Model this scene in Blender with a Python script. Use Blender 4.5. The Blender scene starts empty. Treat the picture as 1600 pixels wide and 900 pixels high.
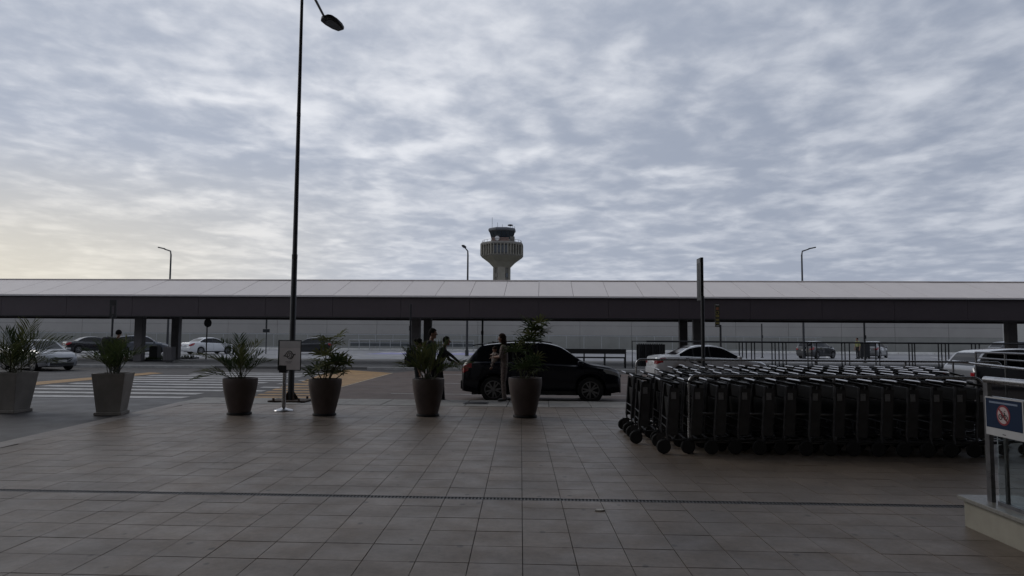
import bpy, bmesh, math, random
import numpy as np
from mathutils import Vector, Matrix, noise as mnoise

R = math.radians
rnd = random.Random(7)
scene = bpy.context.scene
COL = scene.collection

# ------------------------------------------------------------------ camera
FPX, HOR, ROLL, YAW, EYE = 1080.0, 525.0, 0.0065, 0.045, 1.65
pitch, yaw = math.atan((HOR - 450) / FPX), math.atan(YAW)
fwd = Vector((-math.sin(yaw) * math.cos(pitch), math.cos(yaw) * math.cos(pitch), math.sin(pitch)))
rgt0 = Vector((math.cos(yaw), math.sin(yaw), 0)); up0 = rgt0.cross(fwd)
rgt = math.cos(ROLL) * rgt0 + math.sin(ROLL) * up0
upv = -math.sin(ROLL) * rgt0 + math.cos(ROLL) * up0
cam_d = bpy.data.cameras.new('camera')
cam = bpy.data.objects.new('camera', cam_d); COL.objects.link(cam)
cam_d.sensor_width = 36.0; cam_d.lens = 36.0 * FPX / 1600.0
cam_d.clip_start = 0.1; cam_d.clip_end = 6000
cam.matrix_world = Matrix(((rgt.x, upv.x, -fwd.x, 0), (rgt.y, upv.y, -fwd.y, 0), (rgt.z, upv.z, -fwd.z, EYE), (0, 0, 0, 1)))
scene.camera = cam

def ray(px, py): return fwd + rgt * ((px - 800) / FPX) + upv * ((450 - py) / FPX)
def G(px, py, z=0.0):                      # survey: where a sight line meets the level z
    d = ray(px, py); t = (z - EYE) / d.z
    return Vector((d.x * t, d.y * t, z))
def S(px, py, Y):                          # survey: where a sight line meets the depth Y
    d = ray(px, py); t = Y / d.y
    return Vector((d.x * t, Y, EYE + d.z * t))
def PX(p):
    d = Vector(p) - Vector((0, 0, EYE)); k = max(d.dot(fwd), 0.01)
    return 800 + FPX * d.dot(rgt) / k, 450 - FPX * d.dot(upv) / k

# ------------------------------------------------------------------ sky and sun
SUN_AZ, SUN_EL = R(-64), R(32)             # azimuth measured from +Y towards +X: the sun stands front-left behind cloud
sun_dir = Vector((math.sin(SUN_AZ) * math.cos(SUN_EL), math.cos(SUN_AZ) * math.cos(SUN_EL), math.sin(SUN_EL)))
world = bpy.data.worlds.new('World'); scene.world = world; world.use_nodes = True
def build_sky():
    nt = world.node_tree; N, L = nt.nodes, nt.links; N.clear()
    def node(t, **k):
        n = N.new(t)
        for a, b in k.items(): setattr(n, a, b)
        return n
    def math_(op, a, b=None, clamp=False):
        n = node('ShaderNodeMath', operation=op, use_clamp=clamp)
        for i, v in enumerate((a, b)):
            if v is None: continue
            if isinstance(v, (int, float)): n.inputs[i].default_value = v
            else: L.new(v, n.inputs[i])
        return n.outputs[0]
    def mixc(f, a, b, mode='MIX'):
        n = node('ShaderNodeMix', data_type='RGBA', blend_type=mode)
        for s, v in ((0, f), (6, a), (7, b)):
            if isinstance(v, (int, float)): n.inputs[s].default_value = v
            elif isinstance(v, tuple): n.inputs[s].default_value = (*v, 1)
            else: L.new(v, n.inputs[s])
        return n.outputs[2]
    def rng(v, a, b, c=0.0, d=1.0, kind='SMOOTHSTEP'):
        n = node('ShaderNodeMapRange', interpolation_type=kind)
        L.new(v, n.inputs[0])
        for i, x in enumerate((a, b, c, d)): n.inputs[i + 1].default_value = x
        return n.outputs[0]
    tc = node('ShaderNodeTexCoord'); sep = node('ShaderNodeSeparateXYZ'); L.new(tc.outputs['Generated'], sep.inputs[0])
    x, y, z = sep.outputs
    zz = math_('ADD', math_('MAXIMUM', z, 0.0), 0.10)
    com = node('ShaderNodeCombineXYZ')
    L.new(math_('DIVIDE', x, zz), com.inputs[0]); L.new(math_('DIVIDE', y, zz), com.inputs[1])
    mp = node('ShaderNodeMapping'); mp.inputs['Rotation'].default_value = (0, 0, R(-18)); mp.inputs['Scale'].default_value = (1.0, 0.92, 1.0)
    L.new(com.outputs[0], mp.inputs[0])
    def noise(scale, detail, rough, dist, off=0.0):
        n = node('ShaderNodeTexNoise'); n.inputs['Scale'].default_value = scale; n.inputs['Detail'].default_value = detail
        n.inputs['Roughness'].default_value = rough; n.inputs['Distortion'].default_value = dist
        m = node('ShaderNodeMapping'); m.inputs['Location'].default_value = (off, off * 1.7, off * 0.3)
        L.new(mp.outputs[0], m.inputs[0]); L.new(m.outputs[0], n.inputs['Vector'])
        return n.outputs[0]
    big = noise(0.7, 4, 0.5, 0.3, 3.1)
    cell = math_('POWER', math_('ABSOLUTE', math_('MULTIPLY', math_('SUBTRACT', noise(3.0, 5, 0.45, 0.5, 5.2), 0.5), 4.0)), 1.4)
    mid = noise(2.9, 8, 0.48, 0.25, 1.3)
    fine = noise(8.5, 7, 0.55, 0.2, 7.7)
    # thickness of the broken cloud sheet
    t = math_('ADD', math_('MULTIPLY', mid, 0.50), math_('ADD', math_('MULTIPLY', fine, 0.30), math_('ADD', math_('MULTIPLY', big, 0.30), math_('MULTIPLY', cell, 0.16))))
    puff = rng(t, SKY_T0, SKY_T1)
    low = rng(z, 0.02, 0.30)                                    # far cloud blurs together towards the horizon
    puff = math_('ADD', math_('MULTIPLY', math_('SUBTRACT', puff, 0.40), math_('ADD', math_('MULTIPLY', low, 0.35), 0.65)), 0.40)
    col = mixc(puff, SKY_DARK, SKY_LIGHT)
    # brighter, warmer sheet towards the veiled sun
    vm = node('ShaderNodeVectorMath', operation='DOT_PRODUCT'); L.new(tc.outputs['Generated'], vm.inputs[0]); vm.inputs[1].default_value = sun_dir
    glow = rng(vm.outputs['Value'], 0.0, 0.9)
    col = mixc(math_('MULTIPLY', glow, 0.9), mixc(1.0, col, SKY_FAR, 'MULTIPLY'), col)
    warm = math_('MULTIPLY', rng(vm.outputs['Value'], 0.52, 0.86), rng(z, 0.26, 0.02))
    col = mixc(math_('MULTIPLY', warm, 0.72), col, SKY_WARM)
    bg = node('ShaderNodeBackground'); L.new(col, bg.inputs[0]); bg.inputs[1].default_value = 1.0
    sky = node('ShaderNodeTexSky', sky_type='NISHITA'); sky.sun_disc = False
    sky.sun_elevation = SUN_EL; sky.sun_rotation = SUN_AZ; sky.air_density = 1.0; sky.dust_density = 1.5
    bs = node('ShaderNodeBackground'); L.new(sky.outputs[0], bs.inputs[0]); bs.inputs[1].default_value = 0.06
    gap = math_('MULTIPLY', rng(math_('ADD', math_('MULTIPLY', big, 0.6), math_('MULTIPLY', mid, 0.4)), 0.66, 0.74), 0.45)
    ms = node('ShaderNodeMixShader'); L.new(gap, ms.inputs[0]); L.new(bg.outputs[0], ms.inputs[1]); L.new(bs.outputs[0], ms.inputs[2])
    out = node('ShaderNodeOutputWorld'); L.new(ms.outputs[0], out.inputs[0])
SKY_T0, SKY_T1 = 0.46, 0.82
SKY_DARK, SKY_LIGHT = (0.43, 0.475, 0.57), (0.88, 0.895, 0.94)
SKY_FAR, SKY_WARM = (0.70, 0.725, 0.765), (0.90, 0.81, 0.61)
build_sky()
sun_l = bpy.data.lights.new('sun', 'SUN'); sun_l.energy = 0.5; sun_l.angle = R(20); sun_l.color = (1.0, 0.95, 0.87)
sun = bpy.data.objects.new('sun', sun_l); COL.objects.link(sun)
sun.rotation_euler = sun_dir.to_track_quat('Z', 'Y').to_euler(); sun.location = (-30, 30, 40)
vs = scene.view_settings; vs.view_transform = 'Standard'; vs.look = 'None'; vs.exposure = 0.0; vs.gamma = 1.0; vs.use_curve_mapping = False

# ------------------------------------------------------------------ materials
MATS = {}
def mat(name, col, rough=0.6, metal=0.0, var=0.15, scale=6.0, bump=0.0, bscale=40.0, spec=0.5, coat=0.0, var2=0.0, scale2=0.6, rvar=0.0, world_pos=False):
    if name in MATS: return MATS[name]
    m = bpy.data.materials.new(name); m.use_nodes = True; nt = m.node_tree; N, L = nt.nodes, nt.links
    b = N['Principled BSDF']; b.inputs['Roughness'].default_value = rough; b.inputs['Metallic'].default_value = metal
    b.inputs['Specular IOR Level'].default_value = spec; b.inputs['Coat Weight'].default_value = coat
    b.inputs['Coat Roughness'].default_value = 0.06
    if world_pos: src = N.new('ShaderNodeNewGeometry').outputs['Position']
    else: src = N.new('ShaderNodeTexCoord').outputs['Object']
    def noise(s, d, r=0.6):
        n = N.new('ShaderNodeTexNoise'); n.inputs['Scale'].default_value = s; n.inputs['Detail'].default_value = d; n.inputs['Roughness'].default_value = r
        L.new(src, n.inputs['Vector']); return n.outputs[0]
    cur = None
    def vary(sig, amt, cur):
        mr = N.new('ShaderNodeMapRange'); L.new(sig, mr.inputs[0]); mr.inputs[1].default_value = 0.3; mr.inputs[2].default_value = 0.7
        mr.inputs[3].default_value = 1 - amt; mr.inputs[4].default_value = 1 + amt
        mx = N.new('ShaderNodeMix'); mx.data_type = 'RGBA'; mx.blend_type = 'MULTIPLY'; mx.inputs[0].default_value = 1
        if cur is None: mx.inputs[6].default_value = (*col, 1)
        else: L.new(cur, mx.inputs[6])
        cb = N.new('ShaderNodeCombineColor')
        for i in range(3): L.new(mr.outputs[0], cb.inputs[i])
        L.new(cb.outputs[0], mx.inputs[7]); return mx.outputs[2]
    if var > 0: cur = vary(noise(scale, 6), var, cur)
    if var2 > 0: cur = vary(noise(scale2, 4), var2, cur)
    if cur is None: b.inputs['Base Color'].default_value = (*col, 1)
    else: L.new(cur, b.inputs['Base Color'])
    if rvar > 0:
        mr = N.new('ShaderNodeMapRange'); L.new(noise(scale * 0.7, 4), mr.inputs[0]); mr.inputs[1].default_value = 0.3; mr.inputs[2].default_value = 0.7
        mr.inputs[3].default_value = rough - rvar; mr.inputs[4].default_value = rough + rvar; L.new(mr.outputs[0], b.inputs['Roughness'])
    if bump > 0:
        bp = N.new('ShaderNodeBump'); bp.inputs['Strength'].default_value = bump; bp.inputs['Distance'].default_value = 0.01
        L.new(noise(bscale, 4), bp.inputs['Height']); L.new(bp.outputs[0], b.inputs['Normal'])
    MATS[name] = m; return m

TW, TD, TX0, TY0, SKEW = 0.393, 0.412, -0.207, 7.20, 0.032       # floor tile grid
def tile_mat():
    m = bpy.data.materials.new('floor_tile'); m.use_nodes = True; nt = m.node_tree; N, L = nt.nodes, nt.links
    b = N['Principled BSDF']
    g = N.new('ShaderNodeNewGeometry').outputs['Position']
    sp = N.new('ShaderNodeSeparateXYZ'); L.new(g, sp.inputs[0])
    def M(op, a, c):
        n = N.new('ShaderNodeMath'); n.operation = op
        for i, v in enumerate((a, c)):
            if v is None: continue
            if isinstance(v, (int, float)): n.inputs[i].default_value = v
            else: L.new(v, n.inputs[i])
        return n.outputs[0]
    dy = M('SUBTRACT', sp.outputs[1], TY0)
    u = M('FLOOR', M('DIVIDE', M('SUBTRACT', M('ADD', sp.outputs[0], M('MULTIPLY', dy, SKEW)), TX0), TW), None)
    v = M('FLOOR', M('DIVIDE', dy, TD), None)
    c = N.new('ShaderNodeCombineXYZ'); L.new(u, c.inputs[0]); L.new(v, c.inputs[1])
    wn = N.new('ShaderNodeTexWhiteNoise'); wn.noise_dimensions = '2D'; L.new(c.outputs[0], wn.inputs['Vector'])
    def noise(s, d, r=0.6):
        n = N.new('ShaderNodeTexNoise'); n.inputs['Scale'].default_value = s; n.inputs['Detail'].default_value = d; n.inputs['Roughness'].default_value = r
        L.new(g, n.inputs['Vector']); return n.outputs[0]
    def rng(x, a, b_, c_, d_):
        mr = N.new('ShaderNodeMapRange'); L.new(x, mr.inputs[0])
        for i, q in enumerate((a, b_, c_, d_)): mr.inputs[i + 1].default_value = q
        return mr.outputs[0]
    k = M('MULTIPLY', rng(wn.outputs[0], 0, 1, 0.91, 1.08), rng(noise(1.1, 6, 0.65), 0.3, 0.7, 0.76, 1.2))
    k = M('MULTIPLY', k, rng(noise(16, 8, 0.75), 0.3, 0.7, 0.78, 1.2))
    k = M('MULTIPLY', k, rng(noise(5.5, 3, 0.5), 0.22, 0.32, 0.78, 1.0))      # scuffs
    vo = N.new('ShaderNodeTexVoronoi'); vo.voronoi_dimensions = '2D'; vo.inputs['Scale'].default_value = 1.5; vo.inputs['Randomness'].default_value = 1.0        # trodden-in gum and drip marks
    mpn = N.new('ShaderNodeMapping'); mpn.inputs['Scale'].default_value = (1.0, 0.75, 0.0); L.new(g, mpn.inputs[0]); L.new(mpn.outputs[0], vo.inputs['Vector'])
    k = M('MULTIPLY', k, rng(M('SUBTRACT', vo.outputs['Distance'], M('MULTIPLY', noise(3.1, 2), 0.062)), -0.012, 0.012, 0.5, 1.0))
    k = M('MULTIPLY', k, rng(noise(0.42, 4, 0.6), 0.36, 0.62, 0.84, 1.08))
    mx = N.new('ShaderNodeMix'); mx.data_type = 'RGBA'; mx.blend_type = 'MULTIPLY'; mx.inputs[0].default_value = 1; mx.inputs[6].default_value = (0.205, 0.166, 0.136, 1)
    cb = N.new('ShaderNodeCombineColor')
    for i in range(3): L.new(k, cb.inputs[i])
    L.new(cb.outputs[0], mx.inputs[7]); L.new(mx.outputs[2], b.inputs['Base Color'])
    L.new(rng(noise(2.3, 5), 0.3, 0.7, 0.33, 0.52), b.inputs['Roughness'])
    b.inputs['Specular IOR Level'].default_value = 0.28
    bp = N.new('ShaderNodeBump'); bp.inputs['Strength'].default_value = 0.25; bp.inputs['Distance'].default_value = 0.004
    L.new(noise(55, 4), bp.inputs['Height']); L.new(bp.outputs[0], b.inputs['Normal'])
    return m
M_TILE = tile_mat()
M_GROUT = mat('grout', (0.06, 0.055, 0.05), 0.9, var=0.3, scale=3)
M_KERB = mat('kerb_concrete', (0.26, 0.25, 0.235), 0.75, var=0.2, scale=5, var2=0.15, bump=0.3, rvar=0.08)
M_ASPH = mat('asphalt', (0.062, 0.058, 0.057), 0.75, var=0.22, scale=2.2, var2=0.2, scale2=0.25, bump=0.5, bscale=60, rvar=0.1, world_pos=True)
M_ASPH_RED = mat('asphalt_reddish', (0.10, 0.072, 0.06), 0.78, var=0.22, scale=2.5, var2=0.2, scale2=0.35, bump=0.5, bscale=60, rvar=0.08, world_pos=True)
M_ASPH_SMOOTH = mat('asphalt_apron', (0.052, 0.050, 0.052), 0.6, var=0.22, scale=1.6, var2=0.2, scale2=0.3, bump=0.3, bscale=50, rvar=0.12, world_pos=True)
M_ASPH_PALE = mat('asphalt_pale', (0.19, 0.19, 0.20), 0.6, var=0.15, scale=0.8, var2=0.25, scale2=0.09, rvar=0.12, world_pos=True)
M_ISLAND = mat('island_concrete', (0.15, 0.145, 0.14), 0.7, var=0.15, scale=1.5, var2=0.2, scale2=0.3, world_pos=True)
M_WHITE_PAINT = mat('road_white', (0.42, 0.41, 0.40), 0.7, var=0.3, scale=4, var2=0.15, world_pos=True)
M_YELLOW_PAINT = mat('road_ochre', (0.31, 0.185, 0.075), 0.7, var=0.25, scale=5, var2=0.2, scale2=0.8, world_pos=True)
M_BLUE_PAINT = mat('road_lilac', (0.24, 0.235, 0.40), 0.7, var=0.2, scale=1.5, world_pos=True)
M_ROOF = mat('roof_sheet', (0.63, 0.575, 0.545), 0.65, var=0.05, scale=0.6, var2=0.04, scale2=0.1, spec=0.4, rvar=0.08)
M_TRIM = mat('roof_trim', (0.62, 0.60, 0.60), 0.45, var=0.05)
M_FASCIA = mat('fascia_brown', (0.060, 0.046, 0.052), 0.55, var=0.1, scale=0.7)
M_COLUMN = mat('column_paint', (0.125, 0.118, 0.122), 0.6, var=0.15, scale=2)
M_WALL = mat('wall_panel', (0.33, 0.315, 0.30), 0.6, var=0.05, scale=0.5, var2=0.07, scale2=0.12, world_pos=True)
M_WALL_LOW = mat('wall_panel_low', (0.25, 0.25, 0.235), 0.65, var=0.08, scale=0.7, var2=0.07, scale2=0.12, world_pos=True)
M_JOINT = mat('panel_joint', (0.08, 0.08, 0.085), 0.8, var=0.1)
M_CONC = mat('tower_concrete', (0.27, 0.25, 0.21), 0.8, var=0.12, scale=0.6, var2=0.15, scale2=0.12, bump=0.2, bscale=5)
M_CONC_DK = mat('tower_concrete_dark', (0.15, 0.14, 0.125), 0.8, var=0.15, scale=0.6)
M_GLASS_DK = mat('dark_glass', (0.006, 0.007, 0.010), 0.06, var=0, spec=0.35)
M_GLASS_TW = mat('tower_glass', (0.02, 0.028, 0.04), 0.12, var=0, spec=0.7)
M_DARKMET = mat('dark_metal', (0.022, 0.023, 0.026), 0.45, metal=0.3, var=0.15, scale=9)
M_POLE = mat('pole_grey', (0.045, 0.047, 0.052), 0.45, metal=0.4, var=0.2, scale=4)
M_STEEL = mat('brushed_steel', (0.42, 0.42, 0.43), 0.28, metal=1.0, var=0.12, scale=20, rvar=0.08)
M_STEEL_DK = mat('dull_steel', (0.20, 0.20, 0.21), 0.34, metal=0.9, var=0.2, scale=14, rvar=0.08)
M_BLACKPL = mat('black_plastic', (0.012, 0.012, 0.013), 0.5, var=0.15, scale=12)
M_RUBBER = mat('rubber', (0.014, 0.014, 0.015), 0.75, var=0.2, scale=10)
M_LABEL = mat('sticker_paper', (0.20, 0.20, 0.21), 0.6, var=0.25, scale=60)
M_RUST = mat('rusty_base', (0.05, 0.032, 0.022), 0.85, var=0.4, scale=12)
M_POT = mat('pot_brown', (0.085, 0.062, 0.056), 0.55, var=0.32, scale=3, var2=0.1, bump=0.15, bscale=30, rvar=0.08)
M_PLANTER = mat('planter_concrete', (0.25, 0.23, 0.21), 0.8, var=0.18, scale=3, var2=0.12, bump=0.25, bscale=35)
M_SOIL = mat('soil', (0.03, 0.022, 0.016), 0.95, var=0.4, scale=30, bump=0.8)
M_LEAF = [mat('palm_leaf_%d' % i, c, 0.8, var=0.3, scale=7, spec=0.08) for i, c in enumerate(((0.060, 0.080, 0.030), (0.10, 0.108, 0.045), (0.042, 0.062, 0.026)))]
for _m in M_LEAF:
    nt = _m.node_tree; tr = nt.nodes.new('ShaderNodeBsdfTranslucent'); mxs = nt.nodes.new('ShaderNodeMixShader'); mxs.inputs[0].default_value = 0.28
    pb = nt.nodes['Principled BSDF']; nt.links.new(pb.inputs['Base Color'].links[0].from_socket, tr.inputs[0])
    nt.links.new(pb.outputs[0], mxs.inputs[1]); nt.links.new(tr.outputs[0], mxs.inputs[2]); nt.links.new(mxs.outputs[0], nt.nodes['Material Output'].inputs[0])
M_STEM = mat('palm_stem', (0.06, 0.065, 0.03), 0.7, var=0.3, scale=15)
M_GRANITE = mat('plinth_granite', (0.20, 0.195, 0.18), 0.35, var=0.2, scale=25, var2=0.1, rvar=0.08)
M_TILEWALL = mat('plinth_tile', (0.27, 0.255, 0.215), 0.5, var=0.1, scale=6, var2=0.1)
M_TERMINAL = mat('terminal_wall', (0.30, 0.295, 0.285), 0.6, var=0.1, scale=0.5)
M_SOFFIT = mat('terminal_soffit', (0.26, 0.255, 0.25), 0.7, var=0.08, scale=0.5)
M_SIGN_BLUE = mat('sign_navy', (0.006, 0.018, 0.050), 0.6, spec=0.2, var=0.08)
M_SIGN_WHITE = mat('sign_white', (0.42, 0.42, 0.43), 0.5, var=0.05)
M_SIGN_RED = mat('sign_red', (0.22, 0.02, 0.03), 0.5, var=0.05)
M_SIGN_PINK = mat('sign_disc', (0.46, 0.37, 0.37), 0.5, var=0.05)
M_BOARD = mat('notice_board', (0.78, 0.73, 0.73), 0.5, var=0.08, scale=4)
M_BOARD2 = mat('notice_header', (0.64, 0.61, 0.62), 0.5, var=0.08, scale=4)
M_INK = mat('print_black', (0.015, 0.013, 0.016), 0.6, var=0)
M_SIGN_YEL = mat('sign_yellow', (0.24, 0.20, 0.06), 0.5, var=0.2, scale=8)
M_SIGN_ORG = mat('sign_orange', (0.30, 0.12, 0.06), 0.5, var=0.2, scale=8)
M_SKIN = mat('skin', (0.24, 0.13, 0.09), 0.55, var=0.1, scale=20)
M_HAIR = mat('hair_dark', (0.010, 0.008, 0.007), 0.9, var=0.3, scale=60, spec=0.1)
M_HAIR_BR = mat('hair_brown', (0.028, 0.014, 0.009), 0.85, var=0.3, scale=60, spec=0.15)
M_SHOE = mat('shoe', (0.02, 0.02, 0.02), 0.6, var=0.2)

def glass_mat():
    m = bpy.data.materials.new('clear_glass'); m.use_nodes = True; b = m.node_tree.nodes['Principled BSDF']
    b.inputs['Base Color'].default_value = (0.62, 0.68, 0.67, 1); b.inputs['Roughness'].default_value = 0.02
    b.inputs['Transmission Weight'].default_value = 1.0; b.inputs['IOR'].default_value = 1.1
    return m
M_GLASS = glass_mat()

# ------------------------------------------------------------------ mesh helpers
class MB:
    def __init__(s): s.v, s.f, s.m = [], [], []
    def add(s, vs, fs, mi=0):
        o = len(s.v); s.v += [tuple(p) for p in vs]
        for f in fs: s.f.append(tuple(o + i for i in f)); s.m.append(mi)
        return s
    def box(s, c, d, rot=None, mi=0, bottom=True):
        hx, hy, hz = d[0] / 2, d[1] / 2, d[2] / 2
        vs = [Vector((x, y, z)) for z in (-hz, hz) for y in (-hy, hy) for x in (-hx, hx)]
        if rot is not None: vs = [rot @ p for p in vs]
        c = Vector(c); vs = [p + c for p in vs]
        fs = [(4, 5, 7, 6), (0, 1, 5, 4), (1, 3, 7, 5), (3, 2, 6, 7), (2, 0, 4, 6)]
        if bottom: fs.append((0, 2, 3, 1))
        return s.add(vs, fs, mi)
    def tube(s, pts, r, n=8, mi=0, cap=True, closed=False):
        pts = [Vector(p) for p in pts]; k = len(pts)
        rs = r if isinstance(r, (list, tuple)) else [r] * k
        vs, fs = [], []; prev = None
        for i, p in enumerate(pts):
            if closed: t = (pts[(i + 1) % k] - pts[i - 1])
            else: t = (pts[min(i + 1, k - 1)] - pts[max(i - 1, 0)])
            t.normalize()
            if prev is None:
                a = Vector((0, 0, 1)) if abs(t.z) < 0.9 else Vector((1, 0, 0))
                u = t.cross(a).normalized()
            else:
                u = (prev - t * prev.dot(t)).normalized()
            prev = u; w = t.cross(u)
            for j in range(n):
                a = 2 * math.pi * j / n
                vs.append(p + (u * math.cos(a) + w * math.sin(a)) * rs[i])
        for i in range(k if closed else k - 1):
            b = (i + 1) % k
            for j in range(n):
                j2 = (j + 1) % n; fs.append((i * n + j, i * n + j2, b * n + j2, b * n + j))
        if cap and not closed:
            fs.append(tuple(range(n - 1, -1, -1))); fs.append(tuple(range((k - 1) * n, k * n)))
        return s.add(vs, fs, mi)
    def lathe(s, prof, n=24, M=None, mi=0, cap=True):
        vs, fs = [], []
        for r, z in prof:
            for j in range(n):
                a = 2 * math.pi * j / n; vs.append(Vector((r * math.cos(a), r * math.sin(a), z)))
        k = len(prof)
        for i in range(k - 1):
            for j in range(n):
                j2 = (j + 1) % n; fs.append((i * n + j, i * n + j2, (i + 1) * n + j2, (i + 1) * n + j))
        if cap: fs.append(tuple(range(n - 1, -1, -1))); fs.append(tuple(range((k - 1) * n, k * n)))
        if M is not None: vs = [M @ p for p in vs]
        return s.add(vs, fs, mi)
    def prism(s, pts, M, t, mi=0):              # outline in the local xy plane of M, thickness t along its z
        k = len(pts)
        vs = [M @ Vector((p[0], p[1], 0)) for p in pts] + [M @ Vector((p[0], p[1], t)) for p in pts]
        fs = [tuple(range(k - 1, -1, -1)), tuple(range(k, 2 * k))] + [(i, (i + 1) % k, k + (i + 1) % k, k + i) for i in range(k)]
        return s.add(vs, fs, mi)
    def quad(s, a, b, c, d, mi=0): return s.add([a, b, c, d], [(0, 1, 2, 3)], mi)
    def mesh(s, name, mats, smooth=None):
        me = bpy.data.meshes.new(name); me.from_pydata(s.v, [], s.f)
        for m in (mats if isinstance(mats, (list, tuple)) else [mats]): me.materials.append(m)
        if any(s.m): me.polygons.foreach_set('material_index', s.m)
        me.update()
        if smooth is not None:
            me.polygons.foreach_set('use_smooth', [True] * len(me.polygons)); me.set_sharp_from_angle(angle=R(smooth))
        return me
    def build(s, name, mats, parent=None, smooth=None):
        return link(name, s.mesh(name, mats, smooth), parent)
def link(name, data, parent=None):
    o = bpy.data.objects.new(name, data); COL.objects.link(o)
    if parent is not None: o.parent = parent
    return o
def tag(o, label, cat, group=None):
    o['label'] = label; o['category'] = cat
    if group: o['group'] = group
    return o
def thing(name, label, cat, loc=(0, 0, 0), rz=0.0, group=None):
    o = link(name, None); o.location = loc; o.rotation_euler = (0, 0, rz); o.empty_display_size = 0.2
    return tag(o, label, cat, group)
def struct(o): o['kind'] = 'structure'; return o
def stuff(o): o['kind'] = 'stuff'; return o
def copy_tree(o, parent=None):
    c = o.copy(); COL.objects.link(c); c.parent = parent
    for ch in list(o.children): copy_tree(ch, c)
    return c
def bevelled(me, w, seg=2, ang=30):
    bm = bmesh.new(); bm.from_mesh(me)
    es = [e for e in bm.edges if len(e.link_faces) == 2 and e.calc_face_angle(0) > R(ang)]
    bmesh.ops.bevel(bm, geom=es, offset=w, segments=seg, affect='EDGES', profile=0.5)
    bm.to_mesh(me); bm.free(); return me
def arc(c, r, a0, a1, n, ax=(1, 0, 0), ay=(0, 0, 1)):
    c, ax, ay = Vector(c), Vector(ax), Vector(ay)
    return [c + ax * (r * math.cos(a0 + (a1 - a0) * i / n)) + ay * (r * math.sin(a0 + (a1 - a0) * i / n)) for i in range(n + 1)]
ORD = ['first', 'second', 'third', 'fourth', 'fifth', 'sixth', 'seventh', 'eighth', 'ninth', 'tenth', 'eleventh', 'twelfth', 'thirteenth', 'fourteenth', 'fifteenth', 'sixteenth', 'seventeenth', 'eighteenth']

# ------------------------------------------------------------------ ground, roads, pavement
ROAD = -0.12
def sheet(name, pts, z, m, parent=None):
    mb = MB(); k = len(pts); mb.add([(p[0], p[1], z) for p in pts], [tuple(range(k))]); return mb.build(name, m, parent)
def slab(name, pts, z0, z1, m, parent=None, bev=0.0):
    mb = MB(); mb.prism(pts, Matrix.Translation((0, 0, z0)), z1 - z0); me = mb.mesh(name, m)
    if bev: bevelled(me, bev)
    return link(name, me, parent)
struct(sheet('ground', [(-3000, -600), (3000, -600), (3000, 4000), (-3000, 4000)], ROAD - 0.05, mat('far_ground', (0.12, 0.12, 0.10), 0.9, var=0.3, scale=0.02, world_pos=True)))
road = struct(sheet('road', [(-90, 9), (90, 9), (90, 36), (-90, 36)], ROAD, M_ASPH))
far_road = struct(sheet('far_road', [(-140, 47), (110, 47), (110, 83.6), (-140, 83.6)], ROAD - 0.004, M_ASPH_PALE))
bay = struct(sheet('parking_bay', [(-6.9, 18.0), (40, 18.0), (40, 26.5), tuple(G(650, 579, -0.12))[:2], tuple(G(614, 583, -0.12))[:2], tuple(G(533, 605, -0.12))[:2]], ROAD + 0.004, M_ASPH_RED))
def edge_x(y): return -8.15 - 0.1 * (min(y, 17) - 10.0)           # left rim of the paved forecourt
pave = struct(slab('pavement', [(edge_x(-6), -6), (40, -6), (40, 16.3), (edge_x(16.3), 16.3)], -0.10, -0.012, M_GROUT))
struct(slab('asphalt_apron', [(-60, -6), (edge_x(-6) - 0.002, -6), (edge_x(17) - 0.002, 17.0), (-60, 17.0)], -0.14, -0.002, M_ASPH_SMOOTH))
ramp = MB(); ramp.add([(-60, 17.0, -0.002), (edge_x(17), 17.0, -0.002), (edge_x(17), 18.6, ROAD + 0.002), (-60, 18.6, ROAD + 0.002)], [(0, 1, 2, 3)])
struct(ramp.build('crossing_ramp', M_ASPH_SMOOTH))
kerb = struct(slab('kerb_bed', [(edge_x(17) + 0.0, 16.36), (40, 16.36), (40, 17.88), (edge_x(17), 17.88)], -0.3, -0.02, M_GROUT))
km = bevelled(MB().box((0, 0, 0), (0.988, 1.5, 0.2)).mesh('kerb_stone', M_KERB), 0.012)
x = edge_x(17) + 0.5; i = 0
while x < 30:
    o = link('kerb_stone', km, kerb); o.location = (x, 17.12, -0.1 + rnd.uniform(-0.003, 0.003)); x += 1.0
sheet('kerb_joint_strip', [(edge_x(16), 16.30), (40, 16.30), (40, 16.37), (edge_x(16), 16.37)], -0.008, M_GROUT, pave)

struct(slab('pavement_rim', [(edge_x(-6), -6), (edge_x(-6) + .34, -6), (edge_x(16.3) + .34, 16.3), (edge_x(16.3), 16.3)], -0.05, 0.002, mat('rim_concrete', (0.22, 0.195, 0.18), 0.6, var=0.2, scale=3, rvar=0.08)))
tmesh = MB().box((0, 0, -0.006), (TW - 0.006, TD - 0.009, 0.012), bottom=False)
for k, p in enumerate(tmesh.v): tmesh.v[k] = (p[0] - SKEW * p[1], p[1], p[2])
tile_me = tmesh.mesh('floor_tile', M_TILE)
cells = []
for r in range(-20, 22):
    yc = TY0 + (r + 0.5) * TD
    for c in range(-24, 60):
        xc = TX0 + (c + 0.5) * TW - SKEW * (yc - TY0)
        if xc < edge_x(yc) + 0.2: continue
        short = (r == -1)
        if short: y0, y1 = TY0 - TD, TY0 - 0.105
        else: y0, y1 = TY0 + r * TD, TY0 + (r + 1) * TD
        ins = False; area = 0
        if yc > 4.2:
            px, py = PX((xc, yc, 0)); ins = -40 < px < 1640 and py < 930
            area = 1.0 / yc ** 3
        cells.append((ins and not short, area, xc, yc, y0, y1, short))
vis = sorted([c for c in cells if c[0]], key=lambda c: -c[1])[:298]
visk = {(c[2], c[3]) for c in vis}
rest = MB()
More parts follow.
